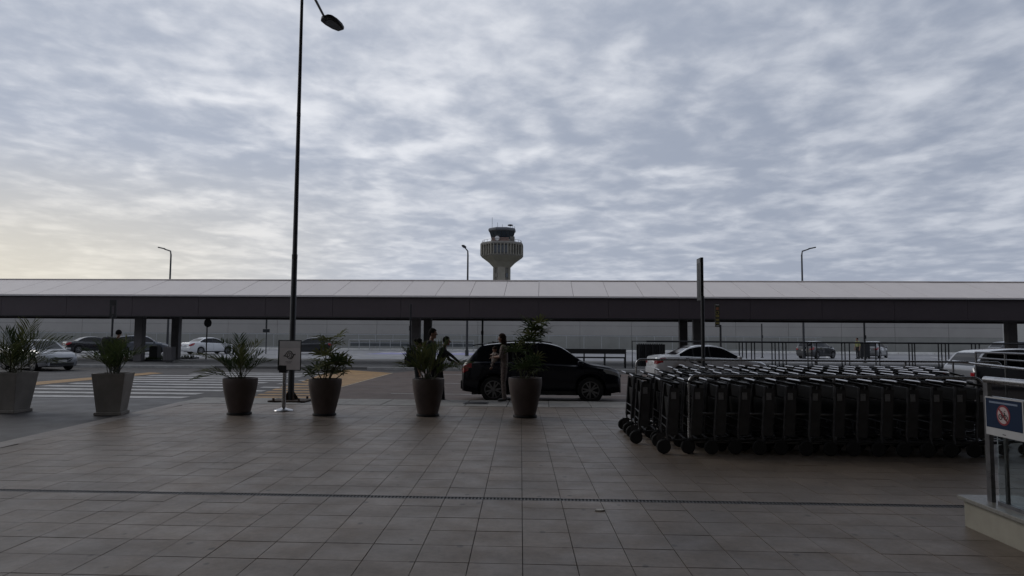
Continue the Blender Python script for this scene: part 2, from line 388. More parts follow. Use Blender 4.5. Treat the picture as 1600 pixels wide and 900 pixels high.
for c in cells:
    _, _, xc, yc, y0, y1, short = c
    if (xc, yc) in visk:
        o = link('floor_tile', tile_me, pave); o.location = (xc, yc, rnd.uniform(-0.0012, 0.0012)); o.rotation_euler = (rnd.uniform(-.003, .003), rnd.uniform(-.003, .003), rnd.uniform(-.002, .002))
    else:
        ym = (y0 + y1) / 2; z = rnd.uniform(-0.0012, 0.0012); hw = (TW - 0.006) / 2; hd = (y1 - y0 - 0.009) / 2
        xm = xc + SKEW * (yc - ym)
        n0 = len(rest.v); rest.box((xm, ym, -0.006 + z), (2 * hw, 2 * hd, 0.012), bottom=False)
        for k in range(n0, len(rest.v)):
            p = rest.v[k]; rest.v[k] = (p[0] - SKEW * (p[1] - ym), p[1], p[2])
stuff(rest.build('floor_tile_field', M_TILE, pave))
# drain channel with its grating across the forecourt
drain = thing('drain_channel', 'narrow dark slotted drain grate running across the tiled floor', 'drain', (0, TY0 - 0.053, 0))
mb = MB().box((2, 0, -0.010), (23, 0.098, 0.006)); mb.build('channel_bed', mat('drain_dark', (0.008, 0.008, 0.008), 0.9, var=0), drain)
for s in (-1, 1): MB().box((2, s * 0.046, -0.004), (23, 0.006, 0.010)).build('edge_rail', M_STEEL_DK, drain)
mb = MB(); xx = -9.0
while xx < 13: mb.box((xx, 0, -0.005), (0.016, 0.086, 0.006)); xx += 0.036
stuff(mb.build('grate_bars', mat('grate', (0.10, 0.10, 0.10), 0.5, metal=0.6, var=0.2), drain))
mh = thing('manhole_cover', 'flat dark rectangular cover set in the kerb strip near the car', 'cover', (G(745, 629).x, 17.05, 0.006))
MB().box((0, 0, 0), (0.52, 0.36, 0.012)).build('lid', M_DARKMET, mh); MB().box((0, 0, -0.004), (0.60, 0.44, 0.010)).build('frame', M_STEEL_DK, mh)
lit = bevelled(MB().prism([(-.05, -.02), (.01, -.03), (.055, -.005), (.03, .025), (-.03, .022)], Matrix.Identity(4), 0.012).mesh('crumpled_litter', mat('litter', (0.55, 0.53, 0.5), 0.7)), 0.004)
lo = tag(link('crumpled_litter', lit), 'small pale scrap of litter lying just in front of the drain grate', 'litter'); lo.location = G(937, 798)

# zebra crossing and ochre buffer strips
zc = 18.95
for k in range(11):
    y = zc + 1.22 * k; xl, xr = -16.6 + rnd.uniform(-.1, .1), -10.0 + rnd.uniform(-.25, .25)
    if k > 8: xl += 1.2
    mb = MB(); n = 14
    for j in range(n):
        a, b = xl + (xr - xl) * j / n, xl + (xr - xl) * (j + 1) / n
        e = [rnd.uniform(-.02, .02) for _ in range(2)]
        mb.quad((a, y - .26, 0), (b, y - .26, 0), (b, y + .26, 0), (a, y + .26, 0))
    o = mb.build('crossing_stripe', M_WHITE_PAINT, road); o.location.z = ROAD + 0.008
for k, (x0, x1, y) in enumerate(((-9.6, -8.7, 21.4), (-9.4, -8.4, 22.9), (-9.5, -8.2, 24.6), (-9.4, -7.9, 26.5))):
    o = sheet('crossing_stripe', [(x0, y - .2), (x1, y - .2), (x1, y + .2), (x0, y + .2)], ROAD + 0.008, M_WHITE_PAINT, road)
sheet('ochre_zone', [G(470, 597, ROAD), G(531, 605, ROAD), G(612, 583, ROAD), G(540, 578, ROAD), G(500, 586, ROAD)], ROAD + 0.008, M_YELLOW_PAINT, road)
for k in range(6):
    y = 600.5 + 4.1 * k; xa, xb = 462 - (y - 597) * 2.9, min(531, 531 - (y - 605) * 2.7)
    sheet('ochre_stripe', [G(xa - 4, y + 1.2, ROAD), G(xb, y + 1.2, ROAD), G(xb, y - 1.1, ROAD), G(xa + 2, y - 1.1, ROAD)], ROAD + 0.0085, M_YELLOW_PAINT, road)
sheet('ochre_border', [G(530, 605.6, ROAD), G(533, 605.6, ROAD), G(615, 583, ROAD), G(612, 583, ROAD)], ROAD + 0.010, mat('road_cream', (0.42, 0.34, 0.24), 0.7, var=0.3), road)
sheet('ochre_band', [(-18.4, 22.0), (-17.2, 22.0), (-17.0, 30.5), (-17.9, 31.0)], ROAD + 0.008, M_YELLOW_PAINT, road)
sheet('bay_line', [(-5.9, 31.4), (-5.75, 31.2), (-1.5, 31.2), (-1.5, 31.4)], ROAD + 0.010, M_WHITE_PAINT, bay)
for y, x0, x1 in ((20.9, -4.6, 6.0), (25.6, -4.9, 30.0)):
    sheet('bay_line', [(x0, y), (x1, y), (x1, y + .1), (x0, y + .1)], ROAD + 0.008, M_WHITE_PAINT, bay)

# ------------------------------------------------------------------ canopied island
struct(slab('island', [(-90, 35.4), (70, 35.4), (70, 47.2), (-90, 47.2)], -0.3, -0.004, M_ISLAND))
ik = MB()
edge = thing('island_kerb', 'long pale kerb edging the island under the covered walkway', 'kerb', (0, 0, 0))
kk = bevelled(MB().box((0, 0, 0), (1.98, 0.16, 0.2)).mesh('kerb_stone', mat('kerb_pale', (0.36, 0.355, 0.345), 0.7, var=0.2, scale=3)), 0.012)
for yy in (35.3, 47.3):
    for k in range(46):
        xk = -52 + 2 * k
        if yy < 40 and -18 < xk < -9: continue
        o = link('kerb_stone', kk, edge); o.location = (xk, yy, -0.095 + rnd.uniform(-.004, .004))

ZB, ZT, ZR = 2.66, 3.78, 4.98          # underside, fascia top, ridge
YF, YRdg, YBk = 38.4, 42.2, 47.0
walk = thing('covered_walkway', 'long covered walkway with pale sloping roof and deep dark fascia on columns', 'walkway')
X0, X1 = -62.0, 52.0
MB().box(((X0 + X1) / 2, YF + 0.13, (ZB + ZT) / 2), (X1 - X0, 0.18, ZT - ZB - .01)).build('fascia_beam', M_JOINT, walk)
fpm = MB().box((0, 0, 0), (3.86 - .016, 0.03, ZT - ZB)).mesh('fascia_panel', M_FASCIA)
for k in range(30):
    xk = X0 + 1.93 + 3.86 * k
    if xk < X1: o = link('fascia_panel', fpm, walk); o.location = (xk, YF + rnd.uniform(-.003, .003), (ZB + ZT) / 2); o.rotation_euler = (rnd.uniform(-.004, .004), 0, rnd.uniform(-.0008, .0008))
MB().box(((X0 + X1) / 2, YBk - 0.11, (ZB + ZT) / 2), (X1 - X0, 0.22, ZT - ZB)).build('fascia', M_FASCIA, walk)
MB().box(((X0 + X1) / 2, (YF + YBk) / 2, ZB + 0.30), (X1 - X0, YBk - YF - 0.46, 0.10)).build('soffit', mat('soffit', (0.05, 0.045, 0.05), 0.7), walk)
MB().box(((X0 + X1) / 2, YF + 0.02, ZT + 0.03), (X1 - X0, 0.30, 0.06)).build('gutter', M_TRIM, walk)
MB().box(((X0 + X1) / 2, YF + 0.1, ZB - 0.03), (X1 - X0, 0.30, 0.055)).build('drip_edge', M_BLACKPL, walk)
PW = 1.93
ang = math.atan2(ZR - ZT - 0.06, YRdg - YF); sl = math.hypot(ZR - ZT - 0.06, YRdg - YF)
pm = MB().box((0, sl / 2, 0), (PW - 0.022, sl, 0.05)).mesh('roof_panel', M_ROOF)
ang2 = math.atan2(ZR - ZT - 0.06, YBk - YRdg); sl2 = math.hypot(ZR - ZT - 0.06, YBk - YRdg)
pm2 = MB().box((0, -sl2 / 2, 0), (PW - 0.022, sl2, 0.05)).mesh('roof_panel', M_ROOF)
k = X0 + PW / 2
while k < X1:
    o = link('roof_panel', pm, walk); o.location = (k, YF, ZT + 0.075 + rnd.uniform(-.004, .004)); o.rotation_euler = (ang + rnd.uniform(-.001, .001), 0, 0)
    o = link('roof_panel', pm2, walk); o.location = (k, YBk, ZT + 0.075); o.rotation_euler = (-ang2, 0, 0)
    k += PW
mbk = MB().box(((X0 + X1) / 2, (YF + YRdg) / 2, (ZT + ZR) / 2 - 0.02), (X1 - X0, sl - 0.1, 0.03), rot=Matrix.Rotation(ang, 3, 'X'))
mbk.build('roof_deck', M_JOINT, walk)
MB().box(((X0 + X1) / 2, YRdg, ZR + 0.055), (X1 - X0, 0.3, 0.05)).build('ridge_cap', M_ROOF, walk)
colm = bevelled(MB().box((0, 0, 1.4), (0.50, 0.42, 2.8)).mesh('column', M_COLUMN), 0.03)
for xc in (S(218, 540, 40.3).x, S(650, 540, 40.3).x, S(1090, 540, 40.3).x, S(1580, 540, 40.3).x):
    o = link('column', colm, walk); o.location = (xc, 40.3, 0)
    if xc < 20: o = link('column', colm, walk); o.location = (xc, 44.4, 0)
# flower beds at the foot of the left-hand columns
for k, (px, py, w) in enumerate(((232, 563, 2.6), (272, 559, 3.0))):
    p = G(px, py + 1)
    b = thing('flower_bed', ('low dark planting bed round the front column by the crossing', 'low dark planting bed round the rear column by the white sedan')[k], 'flower bed', p)
    bevelled(MB().box((0, 0, 0.05), (w, 0.9, 0.10)).build('kerb_frame', M_DARKMET, b).data, 0.02)
    lf = MB(); rr = random.Random(k)
    for q in range(170):
        a = Vector((rr.uniform(-w / 2 + .1, w / 2 - .1), rr.uniform(-.38, .38), 0.1)); h = rr.uniform(.08, .22); t = rr.uniform(0, 6.28); d = Vector((math.cos(t), math.sin(t), 0)) * .05
        e = Vector((-d.y, d.x, 0)) * .5; lf.add([a - e, a + e, a + d * 1.4 + Vector((0, 0, h))], [(0, 1, 2)])
    stuff(lf.build('groundcover', M_LEAF[2], b))

# ------------------------------------------------------------------ far wall, fence and kerb
WY = 84.0
wall = thing('panel_wall', 'long grey panelled building wall beyond the far car park', 'wall')
wx1 = S(1567, 520, WY).x
MB().box(((-150 + wx1) / 2, WY + 0.5, 2.6), (wx1 + 150, 0.8, 5.4)).build('wall_core', M_JOINT, wall)
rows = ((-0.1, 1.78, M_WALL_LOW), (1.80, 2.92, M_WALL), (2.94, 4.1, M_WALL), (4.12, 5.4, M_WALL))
pw = 6.2
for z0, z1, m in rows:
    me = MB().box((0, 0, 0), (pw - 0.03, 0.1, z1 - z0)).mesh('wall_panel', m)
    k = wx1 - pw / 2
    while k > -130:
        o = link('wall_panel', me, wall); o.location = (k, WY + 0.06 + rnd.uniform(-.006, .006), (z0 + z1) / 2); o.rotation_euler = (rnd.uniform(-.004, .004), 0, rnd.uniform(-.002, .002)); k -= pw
wh = thing('pale_building', 'pale low building seen past the end of the grey wall', 'building', (wx1 + 14, 112, 0))
MB().box((0, 0, 2.8), (24, 8, 6.0)).build('wall', mat('pale_wall', (0.50, 0.49, 0.46), 0.7, var=0.08), wh)
MB().box((0, 0, 5.95), (24.6, 8.6, 0.3)).build('parapet', M_TRIM, wh)
fk = thing('far_kerb', 'thin white-painted kerb along the foot of the grey wall', 'kerb', (0, 80.3, 0))
fkm = bevelled(MB().box((0, 0, 0), (3.94, 0.6, 0.26)).mesh('kerb_stone', mat('kerb_white', (0.66, 0.65, 0.62), 0.7, var=0.15, scale=1)), 0.02)
for k in range(44): o = link('kerb_stone', fkm, fk); o.location = (-110 + 4 * k, 0, -0.02 + rnd.uniform(-.006, .006))
struct(slab('far_verge', [(-140, 80.7), (wx1 + 50, 80.7), (wx1 + 50, 83.9), (-140, 83.9)], -0.2, 0.06, mat('verge', (0.14, 0.14, 0.11), 0.9, var=0.3, scale=1, world_pos=True)))
fen = thing('wire_fence', 'long thin steel rail fence standing in front of the grey wall', 'fence', (0, 81.4, 0.06))
M_FENCE = mat('galvanised', (0.34, 0.35, 0.36), 0.5, metal=0.3, var=0.15)
MB().tube([(-110, 0, 1.66), (wx1 - 22, 0, 1.66)], 0.045, 6).build('top_rail', M_FENCE, fen)
MB().tube([(-110, 0, 0.15), (wx1 - 22, 0, 0.15)], 0.03, 6).build('bottom_rail', M_FENCE, fen)
fp = MB().tube([(0, 0, 0), (0, 0, 1.66)], 0.035, 6).mesh('post', M_FENCE); k = -110
while k < wx1 - 22: o = link('post', fp, fen); o.location = (k, 0, 0); k += 2.05
# white stand of railings left of the bins
p0, p1 = S(545, 545, 79.2).x, S(740, 545, 79.2).x
rk = thing('trolley_railing', 'white low railing pen at the far kerb behind the litter bin', 'railing', (0, 79.2, 0))
MB().tube([(p0, 0, 1.12), (p1, 0, 1.12)], 0.04, 6).build('top_rail', M_FENCE, rk)
MB().tube([(p0, 0.5, 0.75), (p1, 0.5, 0.75)], 0.04, 6).build('middle_rail', M_FENCE, rk)
me = MB().tube([(0, 0, 0), (0, 0, 1.12)], 0.035, 6).mesh('post', M_FENCE)
for k in range(13): o = link('post', me, rk); o.location = (p0 + (p1 - p0) * k / 12, 0, 0)
MB().box(((p0 + p1) / 2, 0.8, 0.62), (p1 - p0, 0.3, 0.5)).build('panel', mat('pen_panel', (0.09, 0.10, 0.105), 0.6, var=0.2, scale=2), rk)
# painted bays on the far road
q0, q1 = S(585, 553, 68).x, S(790, 553, 68).x
sheet('lilac_bay', [(q0, 64), (q1, 64), (q1 + .5, 71), (q0 + .5, 71)], ROAD + 0.004, M_BLUE_PAINT, far_road)
for k in range(9):
    a = q0 + (q1 - q0) * k / 9
    sheet('bay_dash', [(a, 69.5), (a + .9, 69.5), (a + 1.3, 73), (a + .4, 73)], ROAD + 0.008, M_WHITE_PAINT, far_road)
sheet('lane_line', [(-60, 50.2), (60, 50.2), (60, 50.5), (-60, 50.5)], ROAD + 0.004, M_WHITE_PAINT, far_road)
sheet('lane_line', [(-60, 57.5), (60, 57.5), (60, 57.9), (-60, 57.9)], ROAD + 0.004, mat('road_faded', (0.33, 0.33, 0.30), 0.7, var=0.2), far_road)
for a in (-26, -23, -19, 24, 29, 34, 40):
    sheet('bay_line', [(a, 60), (a + .25, 60), (a + 4.2, 70), (a + 3.95, 70)], ROAD + 0.004, M_WHITE_PAINT, far_road)

# ------------------------------------------------------------------ control tower
def tower():
    D = 250.0; c = S(784, 440, D); s = D / FPX
    t = thing('control_tower', 'concrete airport control tower with dark glass cab and flared octagonal gallery', 'tower', (c.x, D, 0), R(2.6) * 0)
    def z(y): return EYE + (526 - y) * s
    def ring(r, zz, n=8, rot=22.5): return [(r * math.cos(R(rot) + 2 * math.pi * i / n), r * math.sin(R(rot) + 2 * math.pi * i / n), zz) for i in range(n)]
    def loft(name, prof, m, parent=t, n=8, rot=22.5, cap=True):
        mb = MB(); vs = []; fs = []
        for r, zz in prof: vs += ring(r, zz, n, rot)
        for i in range(len(prof) - 1):
            for j in range(n): fs.append((i * n + j, i * n + (j + 1) % n, (i + 1) * n + (j + 1) % n, (i + 1) * n + j))
        if cap: fs += [tuple(range(n - 1, -1, -1)), tuple(range((len(prof) - 1) * n, len(prof) * n))]
        return mb.add(vs, fs).build(name, m, parent)
    rs = 2.75
    loft('shaft', [(rs / math.cos(R(22.5)) * .93, -0.1), (rs / math.cos(R(22.5)) * .93, z(414))], M_CONC_DK)
    for a in range(4):                                   # four pale pilasters with dark window slots between
        rot = Matrix.Rotation(a * math.pi / 2, 3, 'Z')
        MB().box(rot @ Vector((0, -rs, z(414) / 2)), (1.38 * 2, 0.7, z(408)), rot=rot).build('pilaster', M_CONC, t)
    for a in range(4):
        rot = Matrix.Rotation(a * math.pi / 2 + math.pi / 4, 3, 'Z')
        for q in range(9): MB().box(rot @ Vector((0, -rs * 0.985, 3.5 + q * 2.5)), (1.1, 0.12, 1.5), rot=rot).build('shaft_window', M_GLASS_TW, t)
    R0 = 33 * s
    k8 = 1 / math.cos(R(22.5))
    loft('flare', [(rs * 1.02 * k8, z(420)), (R0 * 0.62 * k8, z(411)), (R0 * k8 * .97, z(402))], M_CONC)
    loft('gallery', [(R0 * .97 * k8, z(402.2)), (R0 * .97 * k8, z(400)), (R0 * .90 * k8, z(399.9)), (R0 * .90 * k8, z(385.2)), (R0 * k8, z(385)), (R0 * k8, z(383)), (R0 * .93 * k8, z(380.5)), (R0 * .7, z(380))], M_CONC_DK)
    for a in range(8):
        rot = Matrix.Rotation(a * math.pi / 4, 3, 'Z'); half = R0 * math.tan(R(22.5))
        for q in range(-2, 3):
            mb = MB().box(rot @ Vector((q * half * .40, -R0 * .955, (z(385) + z(400)) / 2)), (half * .10, R0 * .10, z(384) - z(401)), rot=rot); mb.build('fin', M_CONC, t)
        for q in range(-2, 2):
            w = MB().box(rot @ Vector(((q + .5) * half * .40, -R0 * .905, (z(386) + z(399)) / 2)), (half * .27, 0.12, z(386.6) - z(398.4)), rot=rot); w.build('gallery_window', M_GLASS_TW, t)
    loft('cab_base', [(17 * s * k8, z(381)), (16.5 * s * k8, z(375))], M_CONC)
    cab = loft('cab_glass', [(15.5 * s * k8, z(375.2)), (19.0 * s * k8, z(363))], M_GLASS_TW)
    for i in range(16):
        a = R(22.5) + 2 * math.pi * i / 8 if i < 8 else 2 * math.pi * (i - 8) / 8
        f = k8 if i < 8 else 1.0
        MB().tube([(15.6 * s * f * math.cos(a), 15.6 * s * f * math.sin(a), z(375.3)), (19.1 * s * f * math.cos(a), 19.1 * s * f * math.sin(a), z(363))], 0.10, 5).build('mullion', M_DARKMET, cab)
    rf = loft('cab_roof', [(19.4 * s * k8, z(363)), (21 * s * k8, z(361.5)), (21 * s * k8, z(359)), (19.6 * s * k8, z(357.5)), (10 * s, z(357))], mat('cab_roof', (0.10, 0.105, 0.12), 0.6))
    for dx, y1 in ((-15.5, 340), (-7, 348), (0.5, 351), (13, 353), (17, 353), (20, 354)):
        MB().tube([(dx * s, -1.0, z(357.5)), (dx * s, -1.0, z(y1))], 0.06, 5).build('antenna', M_DARKMET, rf)
    MB().lathe([(0.1, 0), (0.9, 0.2), (1.0, 0.5), (0.4, 0.7)], 10, Matrix.Translation((13 * s, -1.0, z(354)))).build('beacon', M_DARKMET, rf)
    # railing and equipment on the gallery roof
    for i in range(24):
        a = 2 * math.pi * i / 24; r = R0 * 0.93
        MB().tube([(r * math.cos(a), r * math.sin(a), z(380.5)), (r * math.cos(a), r * math.sin(a), z(377))], 0.05, 4).build('rail_post', M_DARKMET, t)
    rl = [(R0 * .93 * math.cos(2 * math.pi * i / 24), R0 * .93 * math.sin(2 * math.pi * i / 24), z(377)) for i in range(24)]
    MB().tube(rl, 0.05, 4, closed=True).build('roof_rail', M_DARKMET, t)
    MB().lathe([(0.05, 0), (0.7, 0.12), (0.85, 0.35)], 14, Matrix.Translation((-6 * s, -R0 * .78, z(376))) @ Matrix.Rotation(R(90), 4, 'X')).build('dish', M_TRIM, t)
    MB().box((17 * s, -R0 * .5, z(377)), (1.6, 1.0, 2.2)).build('equipment_box', M_CONC_DK, t)
    MB().box((-1 * s, -R0 * .72, z(378)), (6, 0.5, 1.6)).build('equipment_box', mat('reddish_box', (0.20, 0.13, 0.11), 0.8), t)
tower()

# ------------------------------------------------------------------ street lamps and sign posts
def big_lamp():
    b = G(454, 627); b.z = 0.0
    t = thing('street_lamp', 'very tall dark grey street lamp rooted in the kerb beside the notice stand', 'lamp post', b)
    zt = 10.75
    MB().tube([(0, 0, 0.02), (0, 0, 3.6), (0, 0, 3.62), (0, 0, zt)], [0.078, 0.068, 0.060, 0.037], 14).build('pole', M_POLE, t, 40)
    MB().tube([(0, 0, 3.55), (0, 0, 3.66)], 0.070, 14).build('collar', M_POLE, t, 40)
    MB().tube([(0, 0, 7.2), (0, 0, 7.3)], 0.052, 12).build('collar', M_POLE, t, 40)
    bp = MB().box((0, 0, 0.02), (0.92, 0.62, 0.04)); bevelled(bp.build('base_plate', M_RUST, t).data, 0.008)
    for k in range(4):
        a = R(45 + 90 * k); d = Vector((math.cos(a), math.sin(a), 0))
        MB().prism([(0.07, 0), (0.22, 0), (0.07, 0.22)], Matrix(((d.x, 0, -d.y, 0), (d.y, 0, d.x, 0), (0, 1, 0, 0.04), (0, 0, 0, 1))), 0.015).build('gusset', M_RUST, t)
        MB().lathe([(0.03, 0), (0.03, 0.06)], 6, Matrix.Translation(d * 0.36 * Vector((1, .7, 0)).length + Vector((0, 0, .04)))).build('anchor_bolt', M_RUST, t)
    hy = 19.6; h = S(507, 27, hy) - b
    MB().tube([(0, 0, zt - .05), (0.02, 0.15, zt + .12), h * 0.4 + Vector((0, 0, (zt + .1) * .6 + .05)), h], [0.045, 0.042, 0.038, 0.034], 10).build('arm', M_POLE, t, 40)
    out = [(-0.13, 0), (-0.23, 0.08), (-0.25, 0.28), (-0.21, 0.52), (-0.12, 0.70), (0.12, 0.70), (0.21, 0.52), (0.25, 0.28), (0.23, 0.08), (0.13, 0)]
    M = Matrix.Translation(h + Vector((0, -.05, -.05))) @ Matrix.Rotation(R(-30), 4, 'Z') @ Matrix.Rotation(R(-10), 4, 'X')
    me = MB().prism(out, M, 0.11).mesh('lamp_head', M_DARKMET, 40); hd = link('lamp_head', bevelled(me, 0.025), t)
    MB().prism([(p[0] * .72, .12 + p[1] * .75) for p in out], M @ Matrix.Translation((0, 0, -0.012)), 0.014).build('lens', mat('lamp_lens', (0.10, 0.11, 0.125), 0.2, var=0), hd)
big_lamp()
def far_lamp(px, ytop, Y, side, label):
    b = S(px, 500, Y); base = Vector((b.x, Y, -0.1)); zt = S(px, ytop, Y).z
    t = thing('street_lamp', label, 'lamp post', base, 0, 'slim lamp posts beyond the walkway')
    MB().tube([(0, 0, 0), (0, 0, zt - .5), (side[0] * .06, side[1] * .06, zt - .15), (side[0] * .7, side[1] * .7, zt + .05)], [0.11, 0.07, 0.06, 0.05], 8).build('pole', M_POLE, t, 40)
    M = Matrix.Translation((side[0] * .65, side[1] * .65, zt + .02)) @ Matrix.Rotation(math.atan2(side[1], side[0]), 4, 'Z') @ Matrix.Rotation(R(-12), 4, 'Y')
    link('lamp_head', bevelled(MB().prism([(0, -.08), (.2, -.16), (.62, -.13), (.68, 0), (.62, .13), (.2, .16), (0, .08)], M, 0.10).mesh('lamp_head', M_DARKMET), .02), t)
    MB().tube([(0, 0, 0), (0, 0, .5)], 0.16, 8).build('base', M_POLE, t)
far_lamp(263, 388, 60, (-0.98, 0.1), 'slim lamp post with its head turned left, over the roof on the left')
far_lamp(730, 388, 60, (-0.25, -0.95), 'slim lamp post standing just left of the control tower')
far_lamp(1255, 388, 60, (0.95, 0.1), 'slim lamp post with its head turned right, over the roof on the right')

def blade_sign(px, ytop, ybot, ybase, Y, wpx, label, yawd, face, name='blade_sign', ground=0.0, thick=0.06):
    b = S(px, 500, Y); t = thing(name, label, 'sign', (b.x, Y, ground), R(yawd))
    zt, zb = S(px, ytop, Y).z - ground, S(px, ybot, Y).z - ground
    MB().tube([(0, 0, 0), (0, 0, zb + .1)], 0.045, 10).build('post', M_POLE, t, 40)
    MB().lathe([(0.12, 0), (0.12, 0.02), (0.06, 0.05)], 12).build('base_flange', M_POLE, t, 40)
    return t, zt, zb
t, zt, zb = blade_sign(1098, 402, 469, 600, 16.9, 9, 'tall black blade sign on a post rising above the roof behind the trolleys', 0, None)
bevelled(MB().box((0, 0.22, (zt + zb) / 2), (0.07, 0.44, zt - zb)).build('sign_blade', M_BLACKPL, t).data, 0.008)
MB().box((-0.037, 0.22, (zt + zb) / 2 - .05), (0.006, 0.05, (zt - zb) * .75)).build('light_strip', M_POLE, t)
MB().box((-0.037, 0.22, zt - .08), (0.006, 0.36, .10)).build('header_strip', mat('sign_grey', (0.12, 0.12, 0.13), 0.5), t)
t, zt, zb = blade_sign(1125.5, 475, 511, 600, 31.0, 6, 'slim yellow vertical lettering sign on a thin post near the white sedan', 0, None, ground=-0.12)
MB().box((-0.13, 0, (zt + zb) / 2), (0.20, 0.05, zt - zb)).build('sign_blade', mat('sign_olive', (0.055, 0.05, 0.035), 0.6), t)
hh = zt - zb
for k, (f0, f1, m) in enumerate(((.93, .99, M_SIGN_WHITE), (.70, .90, M_SIGN_ORG), (.40, .56, M_SIGN_YEL), (.24, .38, M_SIGN_YEL), (.12, .22, M_SIGN_YEL), (.02, .09, M_SIGN_WHITE))):
    MB().box((-0.13, -0.028, zb + hh * (f0 + f1) / 2), (0.12 if k % 2 else .15, 0.008, hh * (f1 - f0) * .55)).build('lettering', m, t)
MB().tube(arc((-0.13, -.03, zb + hh * .62), .065, 0, 2 * math.pi * 11 / 12, 11), .014, 5, closed=True).build('lettering', M_SIGN_YEL, t)
for px, y0, y1, Y, lab in ((176, 469, 494, 30, 'dark signal-like sign seen from behind above the second planter'), ):
    t, zt, zb = blade_sign(px, y0, y1, 0, Y, 9, lab, 0, None, ground=-0.12)
    MB().box((0, 0, zt - .12), (0.30, 0.06, 0.26)).build('sign_panel', M_BLACKPL, t)
    for s in (-1, 1): MB().box((s * .10, 0, zt - .47), (0.08, 0.06, 0.42)).build('side_bracket', M_BLACKPL, t)
    MB().box((0, 0, zb + .0), (0.30, 0.07, 0.14)).build('lower_bracket', M_BLACKPL, t)
def round_sign(px, yt, ybase, Y, r, lab, rz):
    b = S(px, 500, Y); t = thing('round_sign', lab, 'sign', (b.x, Y, 0), R(rz)); zt = S(px, yt, Y).z
    MB().tube([(0, 0, 0), (0, 0, zt)], 0.04, 8).build('post', M_POLE, t, 40)
    MB().lathe([(r, 0), (r, .03)], 24, Matrix.Translation((0, -.05, zt - r)) @ Matrix.Rotation(R(90), 4, 'X')).build('sign_disc', M_BLACKPL, t, 40)
    MB().box((0, -.03, zt - r), (.3, .03, .05)).build('bracket', M_POLE, t)
round_sign(324, 498, 562, 44.5, 0.28, 'round traffic sign seen edge on in front of the white sedan', 62)
b = S(417, 500, 62); t = thing('direction_sign', 'small two-part sign on a thin post between white sedan and lamp', 'sign', (b.x, 62, -.12))
zt = S(417, 497, 62).z + .12; MB().tube([(0, 0, 0), (0, 0, zt)], 0.05, 8).build('post', M_POLE, t, 40)
MB().box((0, -.06, zt - .45), (.14, .05, 1.0)).build('signal_box', M_BLACKPL, t); MB().box((0, -.06, zt - 1.15), (.62, .05, .30)).build('sign_panel', M_DARKMET, t)
for px, Y, r, lab in ((641.5, 35.9, .05, 'thin black post standing right beside the litter bin'), (754, 46.6, .07, 'black post under the roof behind the tail of the navy car'), (1350, 50.5, .07, 'black post standing left of the far silver hatchback'), (1190, 62.0, .06, 'thin grey post behind the walkway above the white taxi')):
    b = S(px, 500, Y); t = thing('steel_post', lab, 'post', (b.x, Y, -.02 if Y < 47 else ROAD)); h = 3.0 if Y > 36 else 3.3
    MB().tube([(0, 0, 0), (0, 0, h)], r, 8).build('shaft', M_DARKMET, t, 40); MB().lathe([(r * 2.4, 0), (r * 2.4, .03), (r * 1.1, .08)], 10).build('base_flange', M_DARKMET, t, 40)
    MB().box((0, -r - .01, h * .62), (r * 2.4, .03, .25)).build('clamp', M_DARKMET, t)

# ------------------------------------------------------------------ notice stand in the foreground
p = G(443, 642)
ns = thing('notice_stand', 'steel stanchion holding a grey notice board with a curved emblem', 'sign stand', p, R(-3))
MB().lathe([(0.20, 0), (0.205, .012), (0.19, .03), (0.08, .055), (0.04, .075)], 32).build('round_base', M_STEEL, ns, 40)
MB().tube([(0, 0, .05), (0, 0, 0.98)], 0.042, 14).build('pole', M_STEEL, ns, 40)
MB().box((-0.03, 0, 0.90), (.16, .09, .16)).build('belt_head', M_BLACKPL, ns)
BZ0, BZ1, BX0, BX1 = 0.89, 1.51, -0.125, 0.345
bevelled(MB().box(((BX0 + BX1) / 2, -.02, (BZ0 + BZ1) / 2), (BX1 - BX0 + .05, .022, BZ1 - BZ0 + .04)).build('board_frame', M_BLACKPL, ns).data, .004)
bd = MB().box(((BX0 + BX1) / 2 + .012, -.034, (BZ0 + BZ1) / 2), (BX1 - BX0, .008, BZ1 - BZ0)).build('notice_board', M_BOARD, ns)
MB().box(((BX0 + BX1) / 2 + .012, -.0395, BZ1 - .075), (BX1 - BX0, .004, .15)).build('header', M_BOARD2, bd)
cx, cz = (BX0 + BX1) / 2 + .005, (BZ0 + BZ1) / 2 + .005
def ink(pts, w): MB().tube([(cx + a, -.040, cz + b) for a, b in pts], w, 6).build('emblem', M_INK, bd)
# emblem: a lens-shaped swoosh with a round-shouldered bowl and two wing tips
ink([(-.135, -.02), (-.10, -.005), (-.075, .03), (-.05, .07), (-.02, .088), (.02, .086), (.045, .065), (.065, .03), (.09, .012), (.135, .022)], .008)
ink([(-.135, -.02), (-.09, -.022), (-.055, -.035), (-.03, -.065), (0.0, -.082), (.035, -.078), (.06, -.058), (.08, -.02), (.10, .005), (.135, .022)], .008)
ink([(-.045, -.03), (-.04, .02), (-.02, .055), (.005, .045), (.01, .01), (-.005, -.02), (-.03, -.03)], .006)
ink([(.0, .05), (.03, .04), (.05, .0), (.04, -.045), (.0, -.05)], .006)
ink([(-.09, -.145), (-.03, -.145)], .0035); ink([(-.02, -.145), (.06, -.145)], .0035); ink([(-.06, -.17), (.03, -.17)], .003)

